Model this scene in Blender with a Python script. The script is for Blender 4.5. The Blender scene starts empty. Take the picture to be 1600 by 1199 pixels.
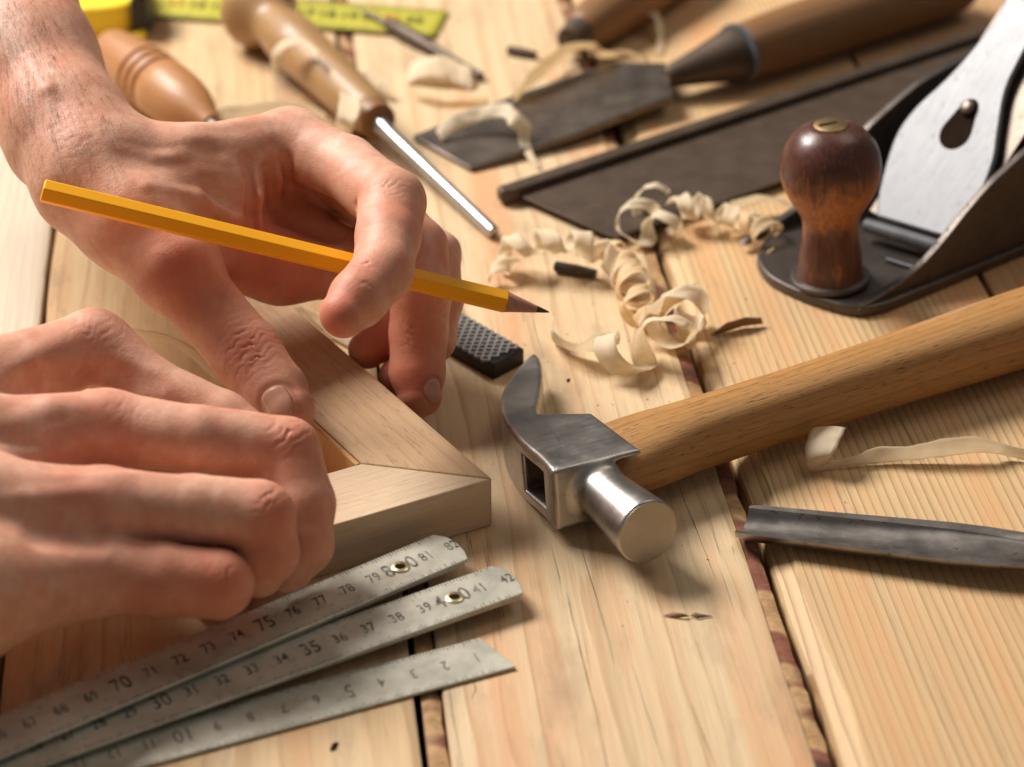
import bpy, bmesh, math, random
import numpy as np
from mathutils import Vector, Matrix, noise as mnoise
R = math.radians
random.seed(7)
import time; T0 = time.time()
CM = 0.01
# ---------------------------------------------------------------- camera model (centimetres)
PITCH = R(31); FPX = 2238 / math.tan(PITCH); CH = 40.8
def U(px, py, z=0.0):
    """point at height z (cm) on the sight line of a photograph pixel"""
    a = (px-800)/FPX; b = (py-599.5)/FPX
    d = Vector((a, math.cos(PITCH)-b*math.sin(PITCH), -math.sin(PITCH)-b*math.cos(PITCH)))
    return Vector((0, 0, CH)) + d*((CH-z)/-d.z)
def UP(px, py, P0, n):
    a = (px-800)/FPX; b = (py-599.5)/FPX
    d = Vector((a, math.cos(PITCH)-b*math.sin(PITCH), -math.sin(PITCH)-b*math.cos(PITCH)))
    C = Vector((0, 0, CH)); n = Vector(n)
    return C + d*((Vector(P0)-C).dot(n)/d.dot(n))
def hd(a, b):
    v = Vector(b)-Vector(a); v.z = 0; return v.normalized()
Z = Vector((0, 0, 1))

scene = bpy.context.scene
COL = scene.collection
# ---------------------------------------------------------------- node helpers
class NT:
    def __init__(s, name):
        s.m = bpy.data.materials.new(name); s.m.use_nodes = True
        s.t = s.m.node_tree; s.t.nodes.clear()
        s.out = s.n('ShaderNodeOutputMaterial'); s.b = s.n('ShaderNodeBsdfPrincipled')
        s.t.links.new(s.b.outputs[0], s.out.inputs[0])
        tc = s.n('ShaderNodeTexCoord'); s.obj = tc.outputs['Object']
    def n(s, ty, **kw):
        nd = s.t.nodes.new(ty)
        for k, v in kw.items(): setattr(nd, k, v)
        return nd
    def put(s, sock, v):
        if isinstance(v, bpy.types.NodeSocket): s.t.links.new(v, sock)
        elif v is not None:
            if hasattr(sock.default_value, '__len__') and not hasattr(v, '__len__'): v = (v,)*len(sock.default_value)
            if hasattr(v, '__len__') and len(sock.default_value) == 4 and len(v) == 3: v = (*v, 1)
            sock.default_value = v
    def math(s, op, a, b=None, c=None, clamp=False):
        nd = s.n('ShaderNodeMath', operation=op); nd.use_clamp = clamp
        s.put(nd.inputs[0], a)
        if b is not None: s.put(nd.inputs[1], b)
        if c is not None: s.put(nd.inputs[2], c)
        return nd.outputs[0]
    def scale(s, v, k):
        nd = s.n('ShaderNodeMapping'); s.put(nd.inputs['Vector'], v)
        nd.inputs['Scale'].default_value = k if hasattr(k, '__len__') else (k, k, k); return nd.outputs[0]
    def off(s, v, k):
        nd = s.n('ShaderNodeMapping'); s.put(nd.inputs['Vector'], v); nd.inputs['Location'].default_value = k; return nd.outputs[0]
    def noise(s, v, sc, det=3, rough=.5, dist=0):
        nd = s.n('ShaderNodeTexNoise'); s.put(nd.inputs['Vector'], v)
        nd.inputs['Scale'].default_value = sc; nd.inputs['Detail'].default_value = det
        nd.inputs['Roughness'].default_value = rough; nd.inputs['Distortion'].default_value = dist
        return nd.outputs[0]
    def ramp(s, f, stops, interp='LINEAR'):
        nd = s.n('ShaderNodeValToRGB'); s.put(nd.inputs[0], f); cr = nd.color_ramp; cr.interpolation = interp
        while len(cr.elements) < len(stops): cr.elements.new(.5)
        for e, (p, c) in zip(cr.elements, stops):
            e.position = p; e.color = (c, c, c, 1) if not hasattr(c, '__len__') else (*c, 1)
        return nd.outputs[0]
    def mix(s, f, a, b, mode='MIX'):
        nd = s.n('ShaderNodeMix', data_type='RGBA', blend_type=mode)
        s.put(nd.inputs[0], f); s.put(nd.inputs[6], a); s.put(nd.inputs[7], b); return nd.outputs[2]
    def sep(s, v):
        nd = s.n('ShaderNodeSeparateXYZ'); s.put(nd.inputs[0], v); return nd.outputs
    def comb(s, x, y, z):
        nd = s.n('ShaderNodeCombineXYZ'); s.put(nd.inputs[0], x); s.put(nd.inputs[1], y); s.put(nd.inputs[2], z); return nd.outputs[0]
    def bump(s, h, st, dist=.001, nrm=None):
        nd = s.n('ShaderNodeBump'); nd.inputs['Strength'].default_value = st; nd.inputs['Distance'].default_value = dist
        s.put(nd.inputs['Height'], h)
        if nrm is not None: s.put(nd.inputs['Normal'], nrm)
        return nd.outputs[0]
    def set(s, **kw):
        nm = dict(col='Base Color', rough='Roughness', metal='Metallic', nrm='Normal', spec='Specular IOR Level', sss='Subsurface Weight',
                  coat='Coat Weight', coatr='Coat Roughness', trans='Transmission Weight', aniso='Anisotropic')
        for k, v in kw.items(): s.put(s.b.inputs[nm[k]], v)
        return s

def mat_plain(name, col, rough=.5, metal=0, var=.25, scale=300, bump=.1, **kw):
    s = NT(name)
    n = s.noise(s.obj, scale, 4, .6); n2 = s.noise(s.obj, scale*.15, 3)
    f = s.math('ADD', s.math('MULTIPLY', n, .5), s.math('MULTIPLY', n2, .5))
    dark = tuple(c*(1-var) for c in col); lite = tuple(min(1, c*(1+var)) for c in col)
    s.set(col=s.ramp(f, [(.3, dark), (.7, lite)]), rough=s.math('ADD', s.math('MULTIPLY', n2, .25), rough-.12), metal=metal, nrm=s.bump(n, bump, .0003), **kw)
    return s.m

def mat_wood(name, light, dark, freq=3.0, wob=.6, rough=.45, axis='X', seed=0., streak=None, sharp=True, spec=.4, fibre=.35, contrast=1., cracks=0., coat=0., pores=0., ampmin=.25, stain=0.):
    """object space, X along the grain (cm)."""
    s = NT(name)
    v = s.scale(s.obj, 100.0); v = s.off(v, (seed*13.7, seed*7.3, seed*3.1))
    x, y, z = s.sep(v)
    if axis == 'Y': x, y = y, x
    if axis == 'Z': x, z = z, x
    v = s.comb(x, y, z)
    lowv = s.scale(v, (.035, .3, .3)); low = s.noise(lowv, 1.0, 2, .5)
    midv = s.scale(v, (.12, 1.2, 1.2)); mid = s.noise(midv, 1.0, 3, .55)
    u = s.math('ADD', y, s.math('MULTIPLY', z, .6))
    u = s.math('ADD', u, s.math('MULTIPLY', low, wob*4)); u = s.math('ADD', u, s.math('MULTIPLY', mid, wob*.5))
    fr = s.math('FRACT', s.math('MULTIPLY', u, freq))
    ring = s.ramp(fr, [(0, 0.0), (.5, .10), (.80, .45), (.90, 1.0), (.97, .9), (1.0, 0.0)])
    amp = s.ramp(s.noise(s.scale(v, (.02, .45, .45)), 1.3, 2), [(.35, ampmin), (.65, 1.0)])
    ring = s.math('MULTIPLY', ring, s.math('MULTIPLY', amp, contrast), clamp=True)
    fib = s.noise(s.scale(v, (.5, 26, 26)), 1.0, 3, .7)
    fib2 = s.noise(s.scale(v, (.15, 6, 6)), 1.0, 3, .6)
    col = s.mix(ring, light, dark)
    fm = s.ramp(fib, [(.3, 1-fibre), (.7, 1+0*fibre)])
    col = s.mix(.6, col, fm, 'MULTIPLY')
    tint = s.ramp(fib2, [(.3, tuple(.5*l+.5*d for l, d in zip(light, dark))), (.6, light)])
    col = s.mix(.35, col, tint)
    if streak:
        sn = s.noise(s.scale(v, (.03, .55, .5)), 1.0, 3, .6)
        col = s.mix(s.ramp(sn, [(.46, 0), (.66, .85)]), col, streak)
    h = s.math('ADD', fib, s.math('MULTIPLY', ring, -.8))
    if pores:
        pn = s.noise(s.scale(v, (1.6, 17, 17)), 1.0, 2, .6)
        pg = s.ramp(s.noise(s.scale(v, (.12, 1.3, 1.3)), 1.0, 2), [(.35, .35), (.6, 1)])
        po = s.math('MULTIPLY', s.ramp(pn, [(.60, 0), (.68, 1)]), pg)
        col = s.mix(s.math('MULTIPLY', po, pores), col, tuple(c*.38 for c in dark)); h = s.math('SUBTRACT', h, po)
    if stain:
        st = s.noise(s.scale(v, (.16, .45, .45)), 1.0, 5, .65)
        col = s.mix(s.math('MULTIPLY', s.ramp(st, [(.52, 0), (.70, 1)]), stain), col, (.27, .185, .12))
    if cracks:
        cn = s.noise(s.scale(v, (.06, 5, 5)), 1.0, 2, .5)
        band = s.math('ABSOLUTE', s.math('SUBTRACT', cn, .5))
        gate = s.noise(s.scale(v, (.08, .6, .6)), 1.7, 2)
        ck = s.math('MULTIPLY', s.ramp(band, [(0, 1), (.012, 0)]), s.ramp(gate, [(.55, 0), (.62, 1)]))
        col = s.mix(s.math('MULTIPLY', ck, cracks), col, (.10, .05, .03))
        sp = s.noise(s.scale(v, (.7, 3.5, 3.5)), 1.0, 4, .7)
        col = s.mix(s.ramp(sp, [(.70, 0), (.78, .55)]), col, (.22, .16, .12))
        h = s.math('SUBTRACT', h, ck)
    s.set(col=col, rough=s.math('ADD', s.math('MULTIPLY', fib2, .25), rough-.1), nrm=s.bump(h, .35, .0004), spec=spec, coat=coat, coatr=.25)
    return s.m

# ---------------------------------------------------------------- materials
M = {}
M['frame'] = mat_wood('beech_wood', (.62, .41, .235), (.43, .235, .11), freq=2.2, wob=.5, rough=.6, seed=3, fibre=.45, contrast=.5, pores=.55)
M['inner_orange'] = mat_wood('orange_wood', (.72, .40, .17), (.56, .27, .10), freq=3, rough=.5)
M['frame2'] = mat_wood('pale_beech_wood', (.74, .55, .375), (.56, .37, .22), freq=4, wob=.3, rough=.6, seed=5, fibre=.4, contrast=.5, pores=.25)
M['handle_oak'] = mat_wood('hammer_ash_wood', (.52, .265, .085), (.22, .085, .022), freq=3.2, wob=.5, rough=.45, seed=2, fibre=.6, contrast=.8, axis='X', coat=.12, pores=.75)
M['handle_box'] = mat_wood('boxwood', (.40, .23, .095), (.22, .11, .035), freq=3, wob=.5, rough=.42, seed=4, axis='Z', fibre=.4, contrast=.7, coat=.2)
M['handle_orange'] = mat_wood('varnished_beech', (.47, .215, .08), (.30, .12, .04), freq=3, wob=.4, rough=.45, seed=6, axis='Z', fibre=.4, contrast=.6, coat=.15)
M['handle_dark'] = mat_wood('old_brown_wood', (.27, .13, .045), (.09, .038, .014), freq=2, wob=.8, rough=.5, seed=8, axis='Z', fibre=.4, contrast=.8, coat=.1)
M['bark'] = None
s = NT('rough_bark_edge'); v = s.scale(s.obj, 100.0)
b1 = s.noise(s.scale(v, (.42, .22, .22)), 1.0, 2, .4, .3); b2 = s.noise(s.scale(v, (4, 3, 3)), 1.0, 4, .65)
c = s.ramp(b1, [(.36, (.10, .03, .018)), (.44, (.30, .105, .05)), (.52, (.24, .08, .045)), (.56, (.58, .36, .17)), (.66, (.46, .25, .11))])
s.set(col=s.mix(.6, c, s.ramp(b2, [(.3, .35), (.7, 1)]), 'MULTIPLY'), rough=.75, nrm=s.bump(b2, .6, .001)); M['bark'] = s.m
M['gap'] = mat_plain('recess_black', (.022, .014, .010), .95, spec=0.0)  # near-black colour stands in for shade inside gaps, slots and holes
M['yellow'] = mat_plain('pencil_yellow_paint', (1.0, .44, .004), .5, var=.03, scale=80, bump=.02, spec=.25)
M['cedar'] = mat_wood('cedar', (.50, .26, .17), (.36, .16, .1), freq=6, rough=.6, fibre=.4)
M['lead'] = mat_plain('graphite', (.04, .04, .045), .35)
M['brass'] = mat_plain('worn_brass', (.24, .17, .08), .5, metal=.85)
M['rivet'] = mat_plain('rivet_brass', (.80, .66, .42), .3, metal=.9, var=.1)
M['black'] = mat_plain('black_rubber', (.02, .02, .024), .5)
M['case'] = mat_plain('yellow_case_plastic', (1.0, .72, .03), .45, var=.03, scale=60, bump=.03)
M['tape'] = mat_plain('yellow_tape_steel', (.44, .40, .045), .5, var=.12, scale=60, bump=.03)
M['ink'] = mat_plain('black_ink', (.035, .03, .03), .5)
M['redink'] = mat_plain('red_ink', (.5, .04, .02), .5)
M['inkfade'] = mat_plain('worn_etched_ink', (.17, .155, .12), .5, var=.6, scale=900)
s = NT('rubbed_rule_ink'); n_ = s.noise(s.obj, 420, 4, .6)
s.set(col=s.ramp(n_, [(.42, (.035, .032, .03)), (.62, (.26, .24, .20))]), rough=.5); M['rink'] = s.m
M['blue'] = mat_plain('blue_paint_mark', (.03, .04, .3), .5)

def mat_steel(name, col, rough, scr=(60, 900, 900), spots=0., spotcol=(.08, .06, .05), metal=1., bump=.08):
    s = NT(name)
    n = s.noise(s.scale(s.obj, scr), 1.0, 4, .6); bl = s.noise(s.obj, 90, 4, .6); fine = s.noise(s.obj, 1500, 2)
    c = s.ramp(bl, [(.3, tuple(x*.72 for x in col)), (.7, col)])
    r = s.math('ADD', s.math('MULTIPLY', n, .16), s.math('MULTIPLY', bl, .2)); r = s.math('ADD', r, rough-.18)
    mt = metal
    if spots:
        sp = s.ramp(s.noise(s.obj, 260, 5, .72), [(.56, 0), (.68, 1)])
        sp = s.math('MULTIPLY', sp, spots)
        c = s.mix(sp, c, spotcol); r = s.math('ADD', r, s.math('MULTIPLY', sp, .25))
    s.set(col=c, rough=r, metal=mt, nrm=s.bump(s.math('ADD', n, s.math('MULTIPLY', fine, .4)), bump, .0002))
    return s.m
M['steel'] = mat_steel('ground_steel', (.50, .47, .44), .36, spots=.25)
M['steel_face'] = mat_steel('brushed_face_steel', (.42, .39, .35), .42, (900, 900, 60))
M['bright'] = mat_steel('bright_steel', (.52, .53, .55), .36, spots=.0, bump=.04)
M['cap'] = mat_steel('plated_steel', (.19, .195, .21), .40, spots=.22, spotcol=(.12, .10, .09), bump=.05, metal=.25)
M['old'] = mat_steel('old_tool_steel', (.20, .165, .14), .45, spots=.5, spotcol=(.06, .045, .04))
M['gouge'] = mat_steel('pitted_gouge_steel', (.40, .37, .345), .36, (90, 400, 400), spots=.95, spotcol=(.09, .07, .06), bump=.2)
M['saw'] = mat_steel('browned_saw_steel', (.105, .072, .05), .5, (12, 220, 220), spots=.6, spotcol=(.05, .032, .024), metal=.45, bump=.15)
M['iron'] = mat_steel('japanned_cast_iron', (.11, .09, .078), .40, spots=.75, spotcol=(.03, .022, .018), metal=.6, bump=.4)
M['rule'] = mat_steel('satin_rule_steel', (.66, .64, .54), .38, metal=.45, scr=(60, 500, 500), spots=.75, spotcol=(.30, .27, .21), bump=.2)
M['rasp'] = mat_steel('dark_rasp_steel', (.05, .045, .045), .45)

def mat_shaving(name, col):
    s = NT(name)
    uv = s.n('ShaderNodeUVMap').outputs[0]
    g = s.noise(s.scale(uv, (1.2, 26, 1)), 1.0, 3, .6); b = s.noise(s.obj, 160, 3)
    c = s.mix(s.ramp(g, [(.35, .55), (.65, 0)]), col, tuple(x*y for x, y in zip(col, (.80, .68, .5))))
    s.set(col=c, rough=.55, nrm=s.bump(s.math('ADD', g, b), .4, .0003), spec=.3)
    tr = s.n('ShaderNodeBsdfTranslucent'); s.put(tr.inputs[0], tuple(min(1, x*1.0) for x in col))
    mx = s.n('ShaderNodeMixShader'); mx.inputs[0].default_value = .55
    s.t.links.new(s.b.outputs[0], mx.inputs[1]); s.t.links.new(tr.outputs[0], mx.inputs[2]); s.t.links.new(mx.outputs[0], s.out.inputs[0])
    return s.m
M['shav'] = mat_shaving('pine_shaving', (.93, .80, .58))
M['shav2'] = mat_shaving('pale_pine_shaving', (.95, .88, .74))
M['chip'] = mat_wood('brown_chip', (.30, .18, .10), (.16, .08, .04), freq=4, rough=.7)

def mat_skin():
    s = NT('skin')
    at = s.n('ShaderNodeAttribute', attribute_name='red').outputs['Fac']
    n1 = s.noise(s.obj, 48, 6, .68); n2 = s.noise(s.obj, 260, 4, .65)
    base = s.mix(s.ramp(n1, [(.36, 0), (.62, 1)]), (.54, .25, .16), (.72, .42, .30))
    base = s.mix(s.ramp(n2, [(.4, 0), (.75, .35)]), base, (.55, .20, .125))
    n3 = s.noise(s.obj, 130, 4, .6)
    base = s.mix(s.ramp(n3, [(.50, 0), (.72, .3)]), base, (.62, .20, .13))
    base = s.mix(s.math('MULTIPLY', at, .8, clamp=True), base, (.56, .135, .07))
    vor = s.n('ShaderNodeTexVoronoi', feature='DISTANCE_TO_EDGE'); s.put(vor.inputs['Vector'], s.scale(s.obj, (1, 1, 1))); vor.inputs['Scale'].default_value = 1100
    cell = s.ramp(vor.outputs['Distance'], [(0, 0), (.25, 1)])
    creases = s.noise(s.scale(s.obj, (1, 1, 1)), 420, 5, .7)
    h = s.math('ADD', s.math('MULTIPLY', cell, .16), creases)
    s.set(col=base, rough=s.math('ADD', s.math('MULTIPLY', n2, .2), .42), nrm=s.bump(h, .34, .0005), sss=.14, spec=.40)
    s.b.inputs['Subsurface Radius'].default_value = (1.0, .35, .18); s.b.inputs['Subsurface Scale'].default_value = .004
    return s.m
M['skin'] = mat_skin()
M['nail'] = mat_plain('fingernail', (.64, .31, .205), .34, var=.06, scale=60, bump=.02, sss=.15)
M['hair'] = mat_plain('arm_hair', (.12, .06, .03), .5)

# ---------------------------------------------------------------- object helpers
def tag(o, label=None, cat=None, group=None, kind=None):
    if label: o['label'] = label
    if cat: o['category'] = cat
    if group: o['group'] = group
    if kind: o['kind'] = kind
    return o
def empty(name, loc, label, cat, group=None, rot=None):
    o = bpy.data.objects.new(name, None); COL.objects.link(o); o.empty_display_size = .01
    o.location = Vector(loc)*CM
    if rot is not None: o.rotation_euler = rot
    return tag(o, label, cat, group)
def obj(name, verts, faces, mat, parent=None, frame=None, smooth=40, bevel=0, solid=0, sub=0, uvs=None, segs=2):
    """verts: world cm. frame: Matrix (world cm) used as the object's own axes."""
    vs = [Vector(v) for v in verts]
    if frame is None:
        n = len(vs); c = sum(vs, Vector())/n; c.z = min(v.z for v in vs); frame = Matrix.Translation(c)
    inv = frame.inverted()
    me = bpy.data.meshes.new(name); me.from_pydata([tuple(inv @ v * CM) for v in vs], [], faces)
    if uvs is not None:
        ul = me.uv_layers.new(name='UVMap')
        for l in me.loops: ul.data[l.index].uv = uvs[l.vertex_index]
    bm = bmesh.new(); bm.from_mesh(me); bmesh.ops.recalc_face_normals(bm, faces=bm.faces); bm.to_mesh(me); bm.free()
    if smooth: 
        me.shade_smooth(); me.set_sharp_from_angle(angle=R(smooth))
    me.materials.append(mat)
    o = bpy.data.objects.new(name, me); COL.objects.link(o)
    Wm = frame.copy(); Wm.translation = Wm.translation*CM
    if parent is not None:
        o.parent = parent
        o.matrix_basis = wmat(parent).inverted() @ Wm
    else: o.matrix_basis = Wm
    if solid:
        m = o.modifiers.new('s', 'SOLIDIFY'); m.thickness = solid*CM; m.offset = 0
    if sub:
        m = o.modifiers.new('u', 'SUBSURF'); m.levels = sub; m.render_levels = sub
    if bevel:
        m = o.modifiers.new('b', 'BEVEL'); m.width = bevel*CM; m.segments = segs; m.limit_method = 'ANGLE'; m.angle_limit = R(35); m.harden_normals = False
    return o
def wmat(o):
    return o.matrix_basis if o.parent is None else wmat(o.parent) @ o.matrix_basis
def FR(o, x, z=Z):
    """frame: origin o, X axis x, Z as near z as possible"""
    x = Vector(x).normalized(); y = Vector(z).cross(x).normalized(); zz = x.cross(y)
    m = Matrix((x, y, zz)).transposed().to_4x4(); m.translation = Vector(o); return m
def prism(pts, h, fr):
    """outline pts in frame XY, extruded from z=0 to z=h (or h=(z0,z1))"""
    z0, z1 = h if hasattr(h, '__len__') else (0, h)
    n = len(pts)
    v = [fr @ Vector((p[0], p[1], z0)) for p in pts] + [fr @ Vector((p[0], p[1], z1)) for p in pts]
    f = [tuple(range(n))[::-1], tuple(range(n, 2*n))] + [(i, (i+1) % n, n+(i+1) % n, n+i) for i in range(n)]
    return v, f
def join(*parts):
    V = []; F = []
    for v, f in parts:
        k = len(V); V += list(v); F += [tuple(i+k for i in q) for q in f]
    return V, F
def crom(pts, sub=6, closed=False):
    P = [Vector(p) for p in pts]; out = []; n = len(P)
    for i in range(n if closed else n-1):
        if closed: p0, p1, p2, p3 = P[(i-1) % n], P[i], P[(i+1) % n], P[(i+2) % n]
        else: p0, p1, p2, p3 = P[max(i-1, 0)], P[i], P[i+1], P[min(i+2, n-1)]
        for k in range(sub):
            t = k/sub
            out.append(.5*((2*p1)+(p2-p0)*t+(2*p0-5*p1+4*p2-p3)*t*t+(3*p1-p0-3*p2+p3)*t**3))
    if not closed: out.append(P[-1])
    return out
def lathe(prof, p0, p1, seg=40, smooth_sub=5, jit=0):
    """prof: (t cm along axis from p0, r). returns verts, faces ; frame Z along axis"""
    p0 = Vector(p0); ax = (Vector(p1)-p0).normalized()
    up = Vector((0, 0, 1)) if abs(ax.z) < .9 else Vector((1, 0, 0))
    a = up.cross(ax).normalized(); b = ax.cross(a)
    pr = crom([(t, r, 0) for t, r in prof], smooth_sub) if smooth_sub > 1 else [Vector((t, r, 0)) for t, r in prof]
    V = []; F = []
    for q in pr:
        for k in range(seg):
            w = 2*math.pi*k/seg
            V.append(p0+ax*q.x+(a*math.cos(w)+b*math.sin(w))*max(q.y, 1e-4))
    for i in range(len(pr)-1):
        for k in range(seg):
            k2 = (k+1) % seg; F.append((i*seg+k, i*seg+k2, (i+1)*seg+k2, (i+1)*seg+k))
    F.append(tuple(range(seg))[::-1]); F.append(tuple(range((len(pr)-1)*seg, len(pr)*seg)))
    m = Matrix((a, b, ax)).transposed().to_4x4(); m.translation = p0
    return V, F, m
def lobj(name, prof, p0, p1, mat, parent=None, **kw):
    ss = kw.pop('ss', 5); seg = kw.pop('seg', 40)
    V, F, m = lathe(prof, p0, p1, seg, ss); return obj(name, V, F, mat, parent, frame=m, **kw)
def loft(rings, caps=True):
    n = len(rings[0]); V = [v for r in rings for v in r]; F = []
    for i in range(len(rings)-1):
        for k in range(n): F.append((i*n+k, i*n+(k+1) % n, (i+1)*n+(k+1) % n, (i+1)*n+k))
    if caps: F.append(tuple(range(n))[::-1]); F.append(tuple(range((len(rings)-1)*n, len(rings)*n)))
    return V, F

# ---------------------------------------------------------------- signed distance modelling
def cones(chain, k):
    """chain: list of (x,y,z,r[cm]) -> primitive list"""
    return [(np.array(chain[i][:3], float), np.array(chain[i+1][:3], float), chain[i][3], chain[i+1][3], k) for i in range(len(chain)-1)]
def d_cone(P, a, b, r1, r2):
    ab = b-a; L = max(float(ab@ab), 1e-9)
    x = P[:, 0]-a[0]; y = P[:, 1]-a[1]; z = P[:, 2]-a[2]
    s = x*ab[0]+y*ab[1]+z*ab[2]
    t = np.clip(s/L, 0, 1)
    q2 = x*x+y*y+z*z-2*t*s+t*t*L
    return np.sqrt(np.maximum(q2, 0))-(r1+(r2-r1)*t*(.5+t*(1.5-t)))
def smin(a, b, k):
    h = np.maximum(k-np.abs(a-b), 0)/k
    return np.minimum(a, b)-h*h*k*.25
def smax(a, b, k): return -smin(-a, -b, k)
from concurrent.futures import ThreadPoolExecutor
POOL = ThreadPoolExecutor(4)
def para(f):
    def g(P):
        if len(P) < 12000: return f(P)
        return np.concatenate(list(POOL.map(f, [P[i:i+10000] for i in range(0, len(P), 10000)])))
    return g
def surface(f, lo, hi, h):
    f = para(f)
    lo = np.array(lo, float); hi = np.array(hi, float); B = 4
    nb = np.ceil((hi-lo)/(h*B)).astype(int)+1
    gi = np.stack(np.meshgrid(*[np.arange(n) for n in nb], indexing='ij'), -1).reshape(-1, 3)
    cen = lo+(gi+.375)*B*h
    dc = f(cen)
    N = nb*B
    F = np.repeat(np.repeat(np.repeat(np.where(dc < 0, -9., 9.).reshape(nb).astype(np.float32), B, 0), B, 1), B, 2)
    act = np.abs(dc) < B*h*1.35
    o3 = np.stack(np.meshgrid(*[np.arange(B)]*3, indexing='ij'), -1).reshape(-1, 3)
    idx = (gi[act][:, None, :]*B+o3[None]).reshape(-1, 3)
    vals = np.empty(len(idx), np.float32)
    vals[:] = f(lo+idx*h)
    F[idx[:, 0], idx[:, 1], idx[:, 2]] = vals
    S = F < 0
    c = [(i, j, k) for i in (0, 1) for j in (0, 1) for k in (0, 1)]
    sl = lambda A, o: A[o[0]:A.shape[0]-1+o[0], o[1]:A.shape[1]-1+o[1], o[2]:A.shape[2]-1+o[2]]
    cnt = sum(sl(S, o).astype(np.int8) for o in c)
    cells = np.argwhere((cnt > 0) & (cnt < 8))
    acc = np.zeros((len(cells), 3)); num = np.zeros(len(cells))
    for o in c:
        for ax in range(3):
            if o[ax]: continue
            o2 = list(o); o2[ax] = 1
            a = F[cells[:, 0]+o[0], cells[:, 1]+o[1], cells[:, 2]+o[2]]; b = F[cells[:, 0]+o2[0], cells[:, 1]+o2[1], cells[:, 2]+o2[2]]
            m = (a < 0) != (b < 0)
            t = np.where(m, a/np.where(m, a-b, 1), 0)
            pt = np.array(o, float)[None].repeat(len(cells), 0); pt[:, ax] += t
            acc[m] += pt[m]; num += m
    V = lo+(cells+acc/num[:, None])*h
    ids = -np.ones(tuple(N), np.int64); ids[cells[:, 0], cells[:, 1], cells[:, 2]] = np.arange(len(cells))
    faces = []
    for ax in range(3):
        sh = [slice(1, -1)]*3; a = S[tuple(sh)]
        sh2 = list(sh); sh2[ax] = slice(2, None); b = S[tuple(sh2)]
        e = np.argwhere(a != b)+1
        u, v = [q for q in range(3) if q != ax]
        du = np.zeros(3, int); du[u] = 1; dv = np.zeros(3, int); dv[v] = 1
        q = [e-du-dv, e-dv, e, e-du]
        qi = np.stack([ids[x[:, 0], x[:, 1], x[:, 2]] for x in q], 1)
        ins = S[e[:, 0], e[:, 1], e[:, 2]]
        flip = ins if ax != 1 else ~ins
        qi = np.where(flip[:, None], qi, qi[:, ::-1])
        faces.append(qi[(qi >= 0).all(1)])
    Q = np.concatenate(faces)
    g = lambda P: np.stack([(f(P+d)-f(P-d)) for d in np.eye(3)*h*.5], 1)
    for _ in range(1):
        G = g(V); G /= np.maximum(np.linalg.norm(G, axis=1, keepdims=True), 1e-9)
        V = V-G*np.clip(f(V), -h, h)[:, None]*.9
    return V, Q, G
def np_obj(name, V, Q, mat, parent=None, red=None, smooth=True, frame=None):
    c = V.mean(0); c[2] = V[:, 2].min()
    if frame is None: frame = Matrix.Translation(Vector(c))
    inv = np.array(frame.inverted())
    L = (np.c_[V, np.ones(len(V))] @ inv.T)[:, :3]*CM
    me = bpy.data.meshes.new(name)
    me.vertices.add(len(V)); me.vertices.foreach_set('co', L.astype(np.float32).ravel())
    me.loops.add(len(Q)*4); me.loops.foreach_set('vertex_index', Q.astype(np.int32).ravel())
    me.polygons.add(len(Q)); me.polygons.foreach_set('loop_start', np.arange(0, len(Q)*4, 4, dtype=np.int32)); 
    me.update(calc_edges=True); me.validate()
    if red is not None:
        a = me.attributes.new('red', 'FLOAT', 'POINT'); a.data.foreach_set('value', red.astype(np.float32))
    me.shade_smooth(); me.materials.append(mat)
    o = bpy.data.objects.new(name, me); COL.objects.link(o)
    Wm = frame.copy(); Wm.translation = Wm.translation*CM
    if parent is not None:
        o.parent = parent; o.matrix_basis = wmat(parent).inverted() @ Wm
    else: o.matrix_basis = Wm
    return o

# ================================================================ WORKBENCH
VP = (300, -1700)
ga = U(1170, 780); gdir = hd(U(1317, 1199), U(1026, 370))
GB = FR(Vector((ga.x, ga.y, 0)), gdir)          # X along the boards, Y to the left
inv = GB.inverted()
def across(px, py): return (inv @ U(px, py)).y
yA = 0.0; yB = across(1437, 265); y1 = across(640, 980)-.62; y0 = across(45, 700)
print('board lines', yA, yB, y1, y0)
bench = tag(empty('workbench_top', (0, 60, 0), 'rough pine plank workbench top with dark gaps between its boards', 'workbench'), kind='structure')
PL = [  # right edge, left edge, material params
    (yB-11.2-11.2, yB-11.2, dict(light=(.58, .36, .19), dark=(.38, .19, .09), freq=2.2, seed=1.)),
    (yB-11.2, yB, dict(light=(.58, .36, .19), dark=(.36, .18, .08), freq=2.2, seed=2.)),
    (yB, yA, dict(light=(.70, .50, .27), dark=(.34, .165, .065), freq=3.5, seed=3.6, wob=.16, contrast=1.5, ampmin=.7, cracks=.4, streak=(.66, .36, .17))),
    (yA, y1, dict(light=(.74, .56, .345), dark=(.42, .23, .10), freq=1.1, seed=7.2, wob=.8, contrast=.95, streak=(.64, .34, .17), cracks=.9, stain=.5)),
    (y1, y0, dict(light=(.70, .51, .29), dark=(.40, .22, .10), freq=1.3, seed=9.4, wob=.8, contrast=.9, streak=(.55, .31, .14), cracks=.5, stain=.7)),
    (y0, y0+11.4, dict(light=(.66, .56, .43), dark=(.42, .31, .21), freq=2.8, seed=12., wob=.4, contrast=.8)),
    (y0+11.4, y0+22.8, dict(light=(.72, .54, .32), dark=(.52, .33, .18), freq=2, seed=14.)),
    (y0+22.8, y0+34, dict(light=(.72, .54, .32), dark=(.52, .33, .18), freq=2, seed=16.)),
]
gapw = {2: (.14, .62), 3: (.10, .78)}     # index of board -> (plain gap, bark strip) on its right side
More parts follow.
